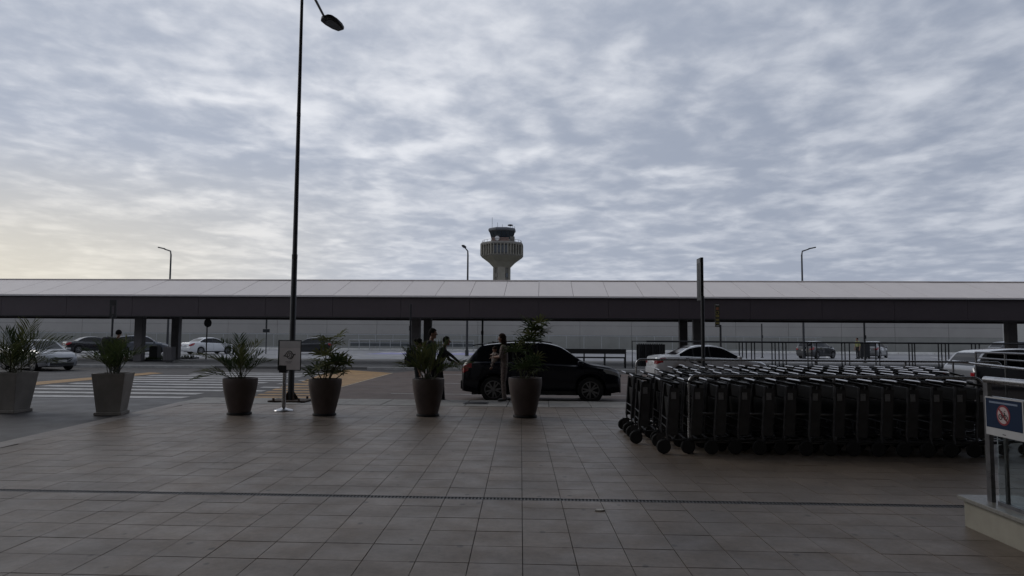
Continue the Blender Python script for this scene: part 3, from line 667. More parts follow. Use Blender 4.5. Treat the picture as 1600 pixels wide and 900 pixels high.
# ------------------------------------------------------------------ planters and palms
def round_pot(loc, h, r, label):
    t = thing('round_pot', label, 'planter', loc)
    prof = [(r * .60, 0), (r * .62, .01), (r * .66, h * .12), (r * .80, h * .38), (r * .93, h * .66), (r * .995, h * .86), (r * 1.0, h * .96), (r * .99, h), (r * .93, h), (r * .90, h * .93)]
    MB().lathe(prof, 40).build('pot_body', M_POT, t, 50)
    MB().lathe([(r * .70, 0), (r * .72, .012), (r * .70, .045), (r * .62, .05)], 28).build('saucer', M_BLACKPL, t, 50)
    MB().lathe([(r * .915, h * .90), (r * .5, h * .925), (0.02, h * .93)], 24).build('soil', M_SOIL, t, 60)
    return t
def square_pot(loc, h, wt, wb, rz, label):
    t = thing('square_planter', label, 'planter', loc, rz); a, b = wt / 2, wb / 2
    mb = MB(); e = a - .045
    mb.add([(-b, -b, .06), (b, -b, .06), (b, b, .06), (-b, b, .06), (-a, -a, h), (a, -a, h), (a, a, h), (-a, a, h), (-e, -e, h), (e, -e, h), (e, e, h), (-e, e, h), (-e, -e, h - .1), (e, -e, h - .1), (e, e, h - .1), (-e, e, h - .1)],
           [(3, 2, 1, 0), (0, 1, 5, 4), (1, 2, 6, 5), (2, 3, 7, 6), (3, 0, 4, 7), (4, 5, 9, 8), (5, 6, 10, 9), (6, 7, 11, 10), (7, 4, 8, 11), (8, 9, 13, 12), (9, 10, 14, 13), (10, 11, 15, 14), (11, 8, 12, 15)])
    bevelled(mb.build('planter_body', M_PLANTER, t).data, .008)
    bevelled(MB().box((0, 0, .032), (wb + .07, wb + .07, .064)).build('foot_plinth', M_PLANTER, t).data, .01)
    MB().box((0, 0, h - .08), (2 * e - .004, 2 * e - .004, .05)).build('soil', M_SOIL, t)
def areca_frond(rr, L, lean, az, base, leaf=0.22, lift=1.0, n=14):
    d = Vector((math.cos(az), math.sin(az), 0)); pts = []
    for i in range(11):
        s = i / 10
        out = L * (math.sin(lean) * s + 0.30 * lean * s * s * s); zz = L * (math.cos(lean) * s - 0.42 * lean * s ** 2.6) * lift
        pts.append(base + d * out + Vector((0, 0, zz)))
    mb = MB().tube(pts, [.009 * (1 - .75 * i / 10) for i in range(11)], 5)
    for i in range(n):
        s = 0.30 + 0.70 * i / (n - 1); f = s * 10; k = min(int(f), 9); p = pts[k].lerp(pts[k + 1], f - k); tan = (pts[k + 1] - pts[k]).normalized()
        side = tan.cross(Vector((0, 0, 1))); side = side.normalized() if side.length > .05 else Vector((-d.y, d.x, 0)); upn = side.cross(tan)
        ll = leaf * 1.3 * (0.55 + 0.75 * math.sin(math.pi * min(1, (s - .2) * 1.15))) * rr.uniform(.85, 1.15)
        for sg in (-1, 1):
            dv = (side * sg * rr.uniform(.45, .62) + tan * .85 + upn * rr.uniform(.05, .35)).normalized(); w = tan.cross(dv).cross(dv).normalized() * .0115
            a, b = p + dv * ll * .45, p + dv * ll + Vector((0, 0, -ll * rr.uniform(.04, .26)))
            mb.add([p - w * .4, p + w * .4, a + w, b, a - w], [(0, 1, 2, 4), (4, 2, 3)], 1)
    return mb
def areca(loc, soil_z, spec, label, seed, leaf):
    rr = random.Random(seed); t = thing('areca_palm', label, 'palm', loc + Vector((0, 0, soil_z)))
    for (L, lean, az, bx, by) in spec:
        areca_frond(rr, L, lean, az, Vector((bx, by, 0)), leaf * rr.uniform(.9, 1.1)).build('frond', [M_STEM, rr.choice(M_LEAF)], t)
    return t
def fan_leaf(rr, base, stem_top, az, el, plen, llen, n):
    d = Vector((math.cos(az) * math.cos(el), math.sin(az) * math.cos(el), math.sin(el))); h = stem_top + d * plen
    mb = MB().tube([stem_top, stem_top + d * plen * .5 + Vector((0, 0, plen * .06)), h], [.006, .005, .004], 5)
    side = d.cross(Vector((0, 0, 1))).normalized(); upn = side.cross(d)
    for i in range(n):
        a = R(-100 + 200 * i / (n - 1)) + rr.uniform(-.08, .08)
        dv = (d * math.cos(a) + side * math.sin(a) + upn * rr.uniform(.0, .25)).normalized(); w = upn.cross(dv).normalized() * llen * .062
        l = llen * (1 - .22 * abs(a) / 1.75) * rr.uniform(.88, 1.1); dr = Vector((0, 0, -1))
        p1, p2, p3 = h + dv * l * .3, h + dv * l * .72 + dr * l * .05, h + dv * l + dr * l * rr.uniform(.12, .30)
        mb.add([h, p1 - w, p1 + w, p2 - w * .85, p2 + w * .85, p3], [(0, 2, 1), (1, 2, 4, 3), (3, 4, 5)], 1)
    return mb
def rhapis(loc, soil_z, canes, label, seed):
    rr = random.Random(seed); t = thing('fan_palm', label, 'palm', loc + Vector((0, 0, soil_z)))
    for (x, y, dx, dy, H, z0, nl, llen) in canes:
        b, top = Vector((x, y, 0)), Vector((x + dx, y + dy, H))
        MB().tube([b, b.lerp(top, .5) + Vector((rr.uniform(-.02, .02), 0, 0)), top], [.013, .012, .009], 6).build('cane', M_STEM, t)
        for i in range(nl):
            s = z0 + (1 - z0) * (i + .3) / nl; p = b.lerp(top, min(1, s)); az = 2.4 * i + rr.uniform(-.5, .5); el = R(rr.uniform(8, 45)) + (0.5 if i == nl - 1 else 0)
            fan_leaf(rr, b, p, az, el, rr.uniform(.10, .22), llen * rr.uniform(.85, 1.15), rr.choice((8, 9, 10))).build('fan_leaf', [M_STEM, rr.choice(M_LEAF)], t)
    return t
POTS = [(367, 649, .745, .345), (502, 650.5, .745, .335), (666, 651.5, .765, .33), (820, 653.5, .80, .345)]
PL = ['tall round brown pot with a slim areca palm, left of the notice stand', 'tall round brown pot with a bushy fan palm, right of the notice stand', 'tall round brown pot in front of the group of people', 'tall round brown pot in front of the navy car']
pp = []
for (px, py, h, r), lab in zip(POTS, PL):
    g = G(px, py); g.y += r * .6; pp.append(g); round_pot(g, h, r, lab)
s0, s1 = G(21, 646) + Vector((-.23, .23, 0)), G(187, 649) + Matrix.Rotation(R(14), 3, 'Z') @ Vector((-.22, .22, 0))
square_pot(s0, .83, .64, .46, R(0), 'largest square tapered concrete planter at the left edge of the photo')
square_pot(s1, .84, .62, .44, R(14), 'square tapered concrete planter second from the left edge')
def spec(seed, n, L0, L1, lean0, lean1, spread=.10):
    rr = random.Random(seed)
    return [(rr.uniform(L0, L1), R(rr.uniform(lean0, lean1)), 2 * math.pi * i / n + rr.uniform(-.4, .4), rr.uniform(-spread, spread), rr.uniform(-spread, spread)) for i in range(n)]
areca(s0, .76, spec(1, 20, .75, 1.15, 10, 55, .12) + [(1.3, R(34), .15, .1, 0), (1.2, R(50), R(200), 0, 0)], 'dense feathery palm in the largest square planter at the left edge', 1, .34)
areca(s1, .75, spec(2, 13, .65, .98, 6, 40, .10), 'upright feathery palm in the second square planter before the dark pedestrian', 2, .24)
areca(pp[0], .70, spec(3, 12, .70, 1.02, 6, 42, .05) + [(.62, R(50), R(185), -.16, 0), (.55, R(25), R(160), -.18, .02), (.6, R(60), R(200), -.14, .03)], 'feathery palm in the round pot left of the notice stand', 3, .22)
rhapis(pp[1], .70, [(0, 0, .14, 0, .84, .84, 4, .36), (-.04, 0, .02, .05, .52, .6, 5, .36), (-.08, .05, -.14, .04, .24, .3, 4, .32), (.08, -.04, .18, 0, .42, .5, 5, .36), (.02, .1, .08, .1, .28, .35, 4, .34), (-.1, -.1, -.18, -.1, .14, .25, 4, .30), (.14, .08, .22, .1, .18, .25, 4, .32)], 'bushy fan palm in the round pot right of the notice stand', 4)
areca(pp[2], .72, spec(5, 17, .62, .92, 14, 52, .10), 'grassy feathery palm in the pot before the group of people', 5, .24)
rhapis(pp[3], .75, [(.03, 0, .20, .02, 1.06, .80, 11, .36), (-.02, .03, .06, .05, .82, .78, 6, .36), (-.08, 0, -.12, 0, .62, .74, 6, .34), (.05, .02, .16, .02, .34, .45, 5, .34), (-.05, -.05, -.04, 0, .24, .4, 5, .32), (.0, .1, .10, .1, .18, .4, 4, .32)], 'tall sparse fan palm in the pot before the navy car', 6)

# ------------------------------------------------------------------ luggage trolleys
M_TROL = mat('trolley_frame', (0.085, 0.085, 0.09), 0.42, metal=0.8, var=0.3, scale=14)
def make_trolley():
    t = thing('luggage_trolley', '', 'trolley')
    # frame: two rear posts running into the base rails that taper forward
    for s in (-1, 1):
        MB().tube([(.02, s * .285, .16), (.0, s * .29, .30), (.035, s * .29, .80), (.05, s * .285, .96)], .017, 6).build('rear_post', M_TROL, t, 50)
        MB().tube([(.0, s * .285, .185), (.45, s * .245, .205), (.86, s * .185, .235)], .014, 6).build('base_rail', M_TROL, t, 50)
    MB().tube([(.86, -.185, .235), (.90, -.12, .24), (.90, .12, .24), (.86, .185, .235)], .014, 6).build('nose_bar', M_TROL, t, 50)
    sl = MB()
    for k in range(5): sl.box((.10 + k * .155, 0, .205 + k * .0068), (.028, .53 - k * .036, .008))
    sl.build('platform_slats', M_TROL, t)
    # handle: bright push bar with arms that sweep forward
    MB().tube([(-.075, -.25, 1.035), (-.085, -.2, 1.04), (-.085, .2, 1.04), (-.075, .25, 1.035)], .014, 8).build('push_bar', mat('push_bar_steel', (0.46, 0.46, 0.48), 0.33, metal=1.0, var=0.08, scale=20), t, 50)
    for s in (-1, 1):
        MB().tube([(-.075, s * .25, 1.035), (-.03, s * .295, 1.02), (.08, s * .30, .995), (.16, s * .28, .985), (.19, s * .22, .985)], .017, 6).build('handle_arm', M_BLACKPL, t, 50)
    MB().tube([(.19, -.22, .985), (.20, 0, .985), (.19, .22, .985)], .014, 6).build('front_hoop', M_BLACKPL, t, 50)
    # upper basket and advert panel
    mb = MB().box((.085, 0, .87), (.014, .52, .17), rot=Matrix.Rotation(R(-5), 3, 'Y')); mb.box((.06, 0, .62), (.012, .50, .30), rot=Matrix.Rotation(R(-4), 3, 'Y'))
    mb.build('back_panel', M_BLACKPL, t)
    MB().box((.10, -.301, .82), (.07, .005, .10)).build('side_label', M_LABEL, t)
    for s in (-1, 1): MB().add([(.012, s * .297, .27), (.03, s * .297, .93), (.19, s * .297, .93), (.15, s * .297, .27)], [(0, 1, 2, 3)]).build('side_plate', mat('side_plate_grey', (0.036, 0.036, 0.039), 0.5, var=0.3, scale=9), t)
    for z in (.36, .48): MB().tube([(.012, -.29, z), (.012, .29, z)], .010, 6).build('cross_bar', M_TROL, t)
    Rx = Matrix.Rotation(R(90), 4, 'X')
    wp = [(.030, -.024), (.088, -.024), (.100, -.014), (.102, 0), (.100, .014), (.088, .024), (.030, .024)]
    for s in (-1, 1):
        MB().lathe(wp, 20, Matrix.Translation((-.045, s * .30, .102)) @ Rx).build('rear_wheel', M_RUBBER, t, 40)
        MB().box((-.01, s * .268, .16), (.12, .008, .12)).build('wheel_fork', M_TROL, t)
    MB().lathe([(a * .75, b) for a, b in wp], 16, Matrix.Translation((.82, 0, .077)) @ Rx).build('front_wheel', M_RUBBER, t, 40)
    MB().tube([(.84, 0, .24), (.82, 0, .15)], .018, 6).build('castor_stem', M_TROL, t)
    return t
ROWS = [(10.32, 1.77, 14), (11.20, 1.50, 16), (12.2, 1.49, 17), (13.2, 2.24, 17), (14.2, 2.66, 17), (15.2, 3.08, 17)]
RN = ['row nearest the camera', 'second row from the camera', 'third row from the camera', 'fourth row from the camera', 'fifth row from the camera', 'row farthest from the camera']
proto = None
for ri, (Y, X, n) in enumerate(ROWS):
    xx = X
    for k in range(n):
        if proto is None: proto = o = make_trolley()
        else: o = copy_tree(proto)
        o.location = (xx - SKEW * 0, Y + rnd.uniform(-.035, .035), 0); o.rotation_euler = (0, 0, rnd.uniform(-.045, .045))
        o['label'] = 'steel luggage trolley, %s from the left in the %s' % (ORD[k], RN[ri]); o['group'] = 'luggage trolleys nested in rows'
        xx += .325 + rnd.uniform(-.02, .02)
def pen_rail(name, x0, x1, Y, h, posts, label, mids):
    t = thing(name, label, 'rail', (0, Y, 0)); r = .12
    pts = [(x0, 0, .0), (x0, 0, h - r)] + [tuple(q) for q in arc((x0 + r, 0, h - r), r, math.pi, math.pi / 2, 5)] + [(x1 - r, 0, h)] + [tuple(q) for q in arc((x1 - r, 0, h - r), r, math.pi / 2, 0, 5)] + [(x1, 0, 0)]
    MB().tube(pts, .024, 10).build('hoop', M_STEEL, t, 50)
    for p in posts: MB().tube([(p, 0, 0), (p, 0, h - .02)], .022, 8).build('post', M_STEEL_DK, t, 50)
    for z in mids: MB().tube([(x0, 0, z), (x1, 0, z)], .016, 8).build('middle_rail', M_STEEL_DK, t, 50)
    for p in [x0, x1] + list(posts): MB().lathe([(.06, 0), (.06, .01), (.03, .02)], 12, Matrix.Translation((p, 0, 0))).build('floor_flange', M_STEEL_DK, t)
g0, g1 = G(1075, 706), G(1531, 712)
pen_rail('pen_rail', g0.x, g1.x, g0.y - .1, 1.10, [S(1300, 650, g0.y).x], 'steel hoop rail in front of the nearest row of trolleys', [.56, .16])
g0 = S(994, 562, 16.1); pen_rail('pen_rail', g0.x, 10.3, 16.1, 1.13, [6.2, 8.2], 'steel hoop rail behind the farthest row of trolleys', [])

# ------------------------------------------------------------------ guard rails, balustrade and terminal on the right
def balustrade():
    c = G(1506, 822); X, Y1 = c.x, c.y; Y0 = -5.6
    t = thing('glass_balustrade', 'glass balustrade with steel handrails on a stone plinth at the right edge', 'balustrade', (X, Y1, 0)); L = Y1 - Y0
    for k in range(9):
        a = -k * 1.25
        bevelled(MB().box((.24, a - .62, .115), (.46, 1.24, .23)).build('plinth_tile', M_TILEWALL, t).data, .004)
        bevelled(MB().box((.23, a - .60, .252), (.54, 1.244, .035)).build('coping_slab', M_GRANITE, t).data, .006)
    xr = .10
    for z, r in ((1.30, .030), (1.15, .018)): MB().tube([(xr, -.22, z), (xr, -L, z)], r, 12).build('handrail', M_STEEL, t, 50)
    for k in range(4):
        a = -.24 - k * 1.6
        MB().box((xr, a, .77), (.035, .06, 1.02)).build('post', M_STEEL_DK, t); MB().box((xr + .05, a - .14, .70), (.02, .03, .85)).build('glass_clamp_bar', M_STEEL_DK, t)
        MB().box((xr, a - .83, .70), (.012, 1.44, .80)).build('glass_panel', M_GLASS, t)
        MB().box((xr, a - .83, .285), (.04, 1.44, .03)).build('bottom_channel', M_STEEL_DK, t)
    s = thing('prohibition_sign', 'navy sign with a red ringed no-cycling disc hung on the glass balustrade', 'sign', (X + xr - .035, Y1 - .27, 0))
    Sx = Matrix(((0, 0, -1, 0), (-1, 0, 0, 0), (0, 1, 0, 0), (0, 0, 0, 1)))          # sign plane: local x runs towards the camera, y up, z outwards (-X)
    W_, z0, z1 = .47, .845, 1.165
    def plate(pts, off, th, m, name, par): return MB().prism(pts, Sx @ Matrix.Translation((0, 0, off)), th).build(name, m, par)
    b = plate([(0, z0), (W_, z0), (W_, z1), (0, z1)], 0, .006, M_SIGN_WHITE, 'backing', s)
    plate([(.012, z0 + .065), (W_ - .012, z0 + .065), (W_ - .012, z1 - .012), (.012, z1 - .012)], .0065, .002, M_SIGN_BLUE, 'blue_field', b)
    plate([(.06, z1 - .05), (W_ - .06, z1 - .05), (W_ - .06, z1 - .035), (.06, z1 - .035)], .009, .001, mat('sign_line', (0.16, 0.20, 0.28), 0.5), 'title_line', b)
    cxx, czz = W_ * .50, (z0 + z1) / 2 + .02
    circ = lambda r, n=28: [(cxx + r * math.cos(2 * math.pi * i / n), czz + r * math.sin(2 * math.pi * i / n)) for i in range(n)]
    plate(circ(.084), .009, .001, M_SIGN_RED, 'ring', b); plate(circ(.068), .0105, .001, M_SIGN_PINK, 'disc', b)
    def bar(x0, y0, x1, y1, w, m, off):
        d = Vector((x1 - x0, y1 - y0)).normalized(); n = Vector((-d.y, d.x)) * w / 2
        plate([(cxx + x0 - n.x, czz + y0 - n.y), (cxx + x1 - n.x, czz + y1 - n.y), (cxx + x1 + n.x, czz + y1 + n.y), (cxx + x0 + n.x, czz + y0 + n.y)], off, .001, m, 'pictogram', b)
    for sx in (-.045, .045):
        MB().tube([tuple(Sx @ Vector((cxx + sx * .7 + .021 * math.cos(a * math.pi / 8), czz - .015 + .021 * math.sin(a * math.pi / 8), .012))) for a in range(16)], .004, 5, closed=True).build('pictogram', M_INK, b)
    for q in ((-.045, -.022, -.02, .03), (-.02, .03, .03, .03), (.03, .035, .045, -.022), (-.02, .03, .0, -.022), (.0, -.022, .03, .03), (-.035, .045, -.01, .045), (.02, .05, .045, .05), (-.045, -.022, 0, -.022)): bar(*[v * .7 for v in q], .006, M_INK, .0115)
    bar(-.05, .05, .05, -.05, .016, M_SIGN_RED, .0125)
    bar(-.02, -.158, .02, -.158, .006, M_INK, .008)
balustrade()
# guard rail by the steps behind the trolleys on the right
a, b2 = S(1489, 564, 17.0), S(1640, 580, 12.6)
t = thing('step_guard_rail', 'dark glass guard with steel handrail sloping out at the right edge', 'guard rail', (0, 0, 0))
zt = 1.12
def gp(s, z): p = a.lerp(b2, s); return Vector((p.x, p.y, z))
MB().tube([gp(0, zt), gp(1, zt - .04)], .026, 10).build('handrail', M_STEEL, t, 50)
MB().tube([gp(.30, zt + .24), gp(1, zt + .26)], .022, 10).build('upper_rail', M_STEEL_DK, t, 50)
MB().tube([gp(.33, zt + .12), gp(1, zt + .12)], .016, 10).build('middle_rail', M_STEEL_DK, t, 50)
for s in (0, .30, .62, .95): MB().tube([gp(s, 0), gp(s, zt + (.24 if s > .2 else 0))], .022, 8).build('post', M_STEEL_DK, t, 50)
mb = MB(); n = (b2 - a).cross(Vector((0, 0, 1))).normalized() * .006
for s0_, s1_ in ((.31, .61), (.63, .94)):
    mb = MB().add([gp(s0_, .1) - n, gp(s1_, .1) - n, gp(s1_, zt - .06) - n, gp(s0_, zt - .06) - n, gp(s0_, .1) + n, gp(s1_, .1) + n, gp(s1_, zt - .06) + n, gp(s0_, zt - .06) + n], [(0, 1, 2, 3), (7, 6, 5, 4), (0, 4, 5, 1), (1, 5, 6, 2), (2, 6, 7, 3), (3, 7, 4, 0)]); mb.build('glass_panel', M_GLASS_DK, t)
# pedestrian barrier on the island, with its clusters of uprights
Yb = 36.2; x0, x1 = S(1010, 534, Yb).x, S(1600, 534, Yb).x + 3
t = thing('pedestrian_barrier', 'long black pedestrian barrier with clustered uprights behind the trolleys', 'barrier', (0, Yb, 0)); zt = 1.42
MB().tube([(x0, 0, zt), (x1, 0, zt)], .045, 8).build('top_rail', M_DARKMET, t, 50)
MB().tube([(x0, 0, .18), (x1, 0, .18)], .03, 8).build('bottom_rail', M_DARKMET, t, 50)
me = MB().tube([(0, 0, 0), (0, 0, zt)], .030, 8).mesh('upright', M_DARKMET, 50)
for px in (1155, 1160, 1166, 1174, 1179, 1206, 1211, 1217, 1223, 1228, 1262, 1268, 1276, 1315, 1320, 1327, 1368, 1374, 1420, 1425, 1429, 1466, 1471, 1477, 1482, 1518, 1524, 1530):
    o = link('upright', me, t); o.location = (S(px, 540, Yb).x, 0, 0)
# folded trolley cage left of the white sedan
p = S(992, 540, 36.6); t = thing('barrier_stack', 'dark stack of folded barriers left of the white taxi', 'barrier', (p.x, 36.9, 0))
MB().tube([(-.1, 0, 0), (-.1, 0, 1.42), (1.6, 0, 1.42)], .03, 6).build('frame', M_DARKMET, t); bm_ = MB().tube([(0, 0, 0.1), (0, 0, 1.3)], .032, 6).mesh('upright', M_DARKMET)
for k in range(11): o = link('upright', bm_, t); o.location = (.26 + .12 * k, .05 * (k % 3), 0)
MB().box((.9, .2, .68), (1.5, .05, 1.15)).build('mesh_panel', M_BLACKPL, t)
# bench seen from behind, right of the navy car
p0, p1 = S(880, 560, 36.4), S(979, 560, 36.4); w = p1.x - p0.x
t = thing('bench', 'long black bench seen from behind past the bonnet of the navy car', 'bench', ((p0.x + p1.x) / 2, 36.6, 0)); 
bevelled(MB().box((0, 0, S(930, 549, 36.4).z), (w, .06, .26)).build('backrest', M_BLACKPL, t).data, .01)
bevelled(MB().box((0, .25, S(930, 559, 36.4).z), (w, .46, .07)).build('seat', M_BLACKPL, t).data, .01)
for s in (-.98, -.33, .33, .98):
    MB().box((s * w / 2, .02, .42), (.07, .06, .84)).build('leg', M_DARKMET, t); MB().box((s * w / 2, .42, .26), (.06, .06, .50)).build('leg', M_DARKMET, t)
# litter bins
def bin_(loc, w, h, label, m, arch=True):
    t = thing('litter_bin', label, 'litter bin', loc)
    bevelled(MB().box((0, 0, h * .43 + .08), (w, w * .9, h * .80)).build('bin_body', m, t).data, .015)
    me = MB().box((0, 0, h * .43 + .08), (.03, .02, h * .74)).mesh('rib', m)
    for k in range(5): o = link('rib', me, t); o.location = (-w / 2 + w * (k + .5) / 5, -w * .45 - .01, 0)
    MB().box((0, 0, .04), (w * .5, w * .5, .08)).build('foot', m, t)
    if arch:
        MB().tube([(-w * .45, 0, h * .82), (-w * .45, 0, h), (w * .45, 0, h), (w * .45, 0, h * .82)], .022, 6).build('hood_frame', m, t); MB().box((0, 0, h), (w, w * .9, .03)).build('hood', m, t)
p = G(628.5, 577); bin_((p.x, 36.0, 0), .44, 1.12, 'black ribbed litter bin with open hood at the island edge, left of the people', M_BLACKPL)
p = G(637, 577); bin_((p.x + .02, 36.1, 0), .30, .92, 'narrow dark litter bin tucked right behind the hooded bin', M_DARKMET, False)
p = G(239.5, 568); bin_((p.x, 39.2, 0), .52, .98, 'grey box-shaped litter bin between the two left columns', M_COLUMN, False)
p = G(250, 562); bin_((p.x, 42.6, 0), .52, .98, 'black litter bin right behind the grey one between the left columns', M_BLACKPL, False)

# unseen terminal behind and above the viewer, shaped to shade the forecourt
term = thing('terminal', 'unseen grey terminal front, canopy shaped and side wall added to shade forecourt', 'building', (0, 0, 0))
MB().box((0, -6.3, 11.4), (150, .6, 23.2)).build('front_wall', M_TERMINAL, term)
MB().box((32.5, 8.3, 13.85), (85, 28.6, .5)).build('shade_canopy', M_SOFFIT, term)  # out of view; height and reach shaped to block sky light over the floor
MB().box((8.2, 0.4, 6.78), (.5, 12.8, 13.56)).build('shade_wall', M_TERMINAL, term)  # unseen wing wall added to darken the right of the forecourt

# ------------------------------------------------------------------ cars
def pch(P, x):                              # monotone cubic through control points
    n = len(P)
    if x <= P[0][0]: return P[0][1]
    if x >= P[-1][0]: return P[-1][1]
    d = [(P[i + 1][1] - P[i][1]) / (P[i + 1][0] - P[i][0]) for i in range(n - 1)]
    def m(i):
        if i == 0: return d[0]
        if i == n - 1: return d[-1]
        if d[i - 1] * d[i] <= 0: return 0.0
        return 2 * d[i - 1] * d[i] / (d[i - 1] + d[i])
    i = max(k for k in range(n - 1) if P[k][0] <= x); h = P[i + 1][0] - P[i][0]; s = (x - P[i][0]) / h
    return (2 * s**3 - 3 * s**2 + 1) * P[i][1] + (s**3 - 2 * s**2 + s) * h * m(i) + (-2 * s**3 + 3 * s**2) * P[i + 1][1] + (s**3 - s**2) * h * m(i + 1)
SHAPES = {
 'suv': dict(L=4.25, W=1.78, top=[(-2.125, .95), (-2.08, 1.05), (-1.98, 1.12), (-1.62, 1.50), (-1.35, 1.56), (-.6, 1.615), (0, 1.605), (.42, 1.53), (1.18, 1.075), (1.35, 1.02), (1.8, .95), (2.05, .86), (2.125, .74)],
            belt=[(-2.125, .93), (-1.9, 1.04), (-1.2, 1.05), (0, 1.01), (.9, .97), (1.3, .955), (1.8, .88), (2.05, .79), (2.125, .70)], ws=(.44, 1.22), rw=(-2.0, -1.64), win=(-1.72, 1.10), wb=(-1.27, 1.31), wr=.345, sill=.24, tail=(-2.11, -1.86)),
 'sedan': dict(L=4.48, W=1.72, top=[(-2.24, .90), (-2.18, 1.0), (-1.75, 1.06), (-1.45, 1.09), (-.85, 1.38), (-.45, 1.465), (.0, 1.475), (.35, 1.42), (1.15, 1.0), (1.35, .95), (1.85, .86), (2.12, .75), (2.24, .62)],
            belt=[(-2.24, .86), (-2.0, .98), (-1.4, 1.0), (-.5, .97), (.6, .925), (1.2, .885), (1.8, .80), (2.1, .70), (2.24, .58)], ws=(.38, 1.20), rw=(-1.42, -.80), win=(-1.30, 1.05), wb=(-1.27, 1.36), wr=.312, sill=.20, tail=(-2.23, -1.86)),
 'hatch': dict(L=3.85, W=1.68, top=[(-1.925, .90), (-1.90, 1.0), (-1.82, 1.08), (-1.55, 1.40), (-1.3, 1.47), (-.5, 1.52), (-.05, 1.50), (.28, 1.42), (.98, 1.03), (1.15, .97), (1.55, .90), (1.82, .78), (1.925, .62)],
            belt=[(-1.925, .88), (-1.7, 1.0), (-1.0, .99), (0, .955), (.8, .91), (1.2, .88), (1.6, .80), (1.82, .71), (1.925, .58)], ws=(.30, 1.02), rw=(-1.86, -1.56), win=(-1.52, .90), wb=(-1.18, 1.24), wr=.30, sill=.21, tail=(-1.91, -1.60)),
}
M_HEAD = mat('headlight_lens', (0.34, 0.34, 0.34), 0.12, var=0.1, scale=12, spec=0.8)
M_TAIL = mat('taillight_lens', (0.30, 0.012, 0.018), 0.15, var=0.1, scale=12, spec=0.7)
M_RIM = mat('alloy_rim', (0.27, 0.27, 0.28), 0.3, metal=0.9, var=0.1)
M_RIM_DK = mat('rim_back', (0.015, 0.015, 0.016), 0.6)
M_PLATE = mat('number_plate', (0.50, 0.50, 0.50), 0.5, var=0.1)
def paint(name, col, rough=.28, metal=0.35): return mat(name, col, rough, metal=metal, var=0.03, scale=3, coat=1.0, spec=0.5)
WHEEL_CACHE = {}
def wheel_meshes(r):
    if r in WHEEL_CACHE: return WHEEL_CACHE[r]
    Rx = Matrix.Rotation(R(90), 4, 'X'); ri = r * .68
    ty = MB().lathe([(ri, -.09), (r * .95, -.10), (r * .995, -.075), (r, 0), (r * .995, .075), (r * .95, .10), (ri, .09)], 32, Rx, cap=False)
    ty.lathe([(ri + .004, -.06), (ri + .004, .06)], 32, Rx); tm = ty.mesh('wheel', M_RUBBER, 40)
    rim = MB().lathe([(ri, .066), (ri, .092), (ri * .93, .094), (ri * .90, .062)], 32, Rx, cap=False)
    for k in range(5):
        for d in (-.15, .15):
            a = 2 * math.pi * k / 5; b = a + d * 1.6
            p0, p1 = Vector((math.cos(a) * ri * .12, math.sin(a) * ri * .12)), Vector((math.cos(b) * ri * .95, math.sin(b) * ri * .95)); dd = (p1 - p0).normalized(); nn = Vector((-dd.y, dd.x))
            rim.prism([tuple(p0 - nn * .022), tuple(p1 - nn * .017), tuple(p1 + nn * .017), tuple(p0 + nn * .022)], Rx @ Matrix.Translation((0, 0, .066)), .022)
    rim.lathe([(.05, .066), (.05, .096), (.03, .10)], 14, Rx)
    WHEEL_CACHE[r] = (tm, rim.mesh('rim', M_RIM, 30)); return WHEEL_CACHE[r]
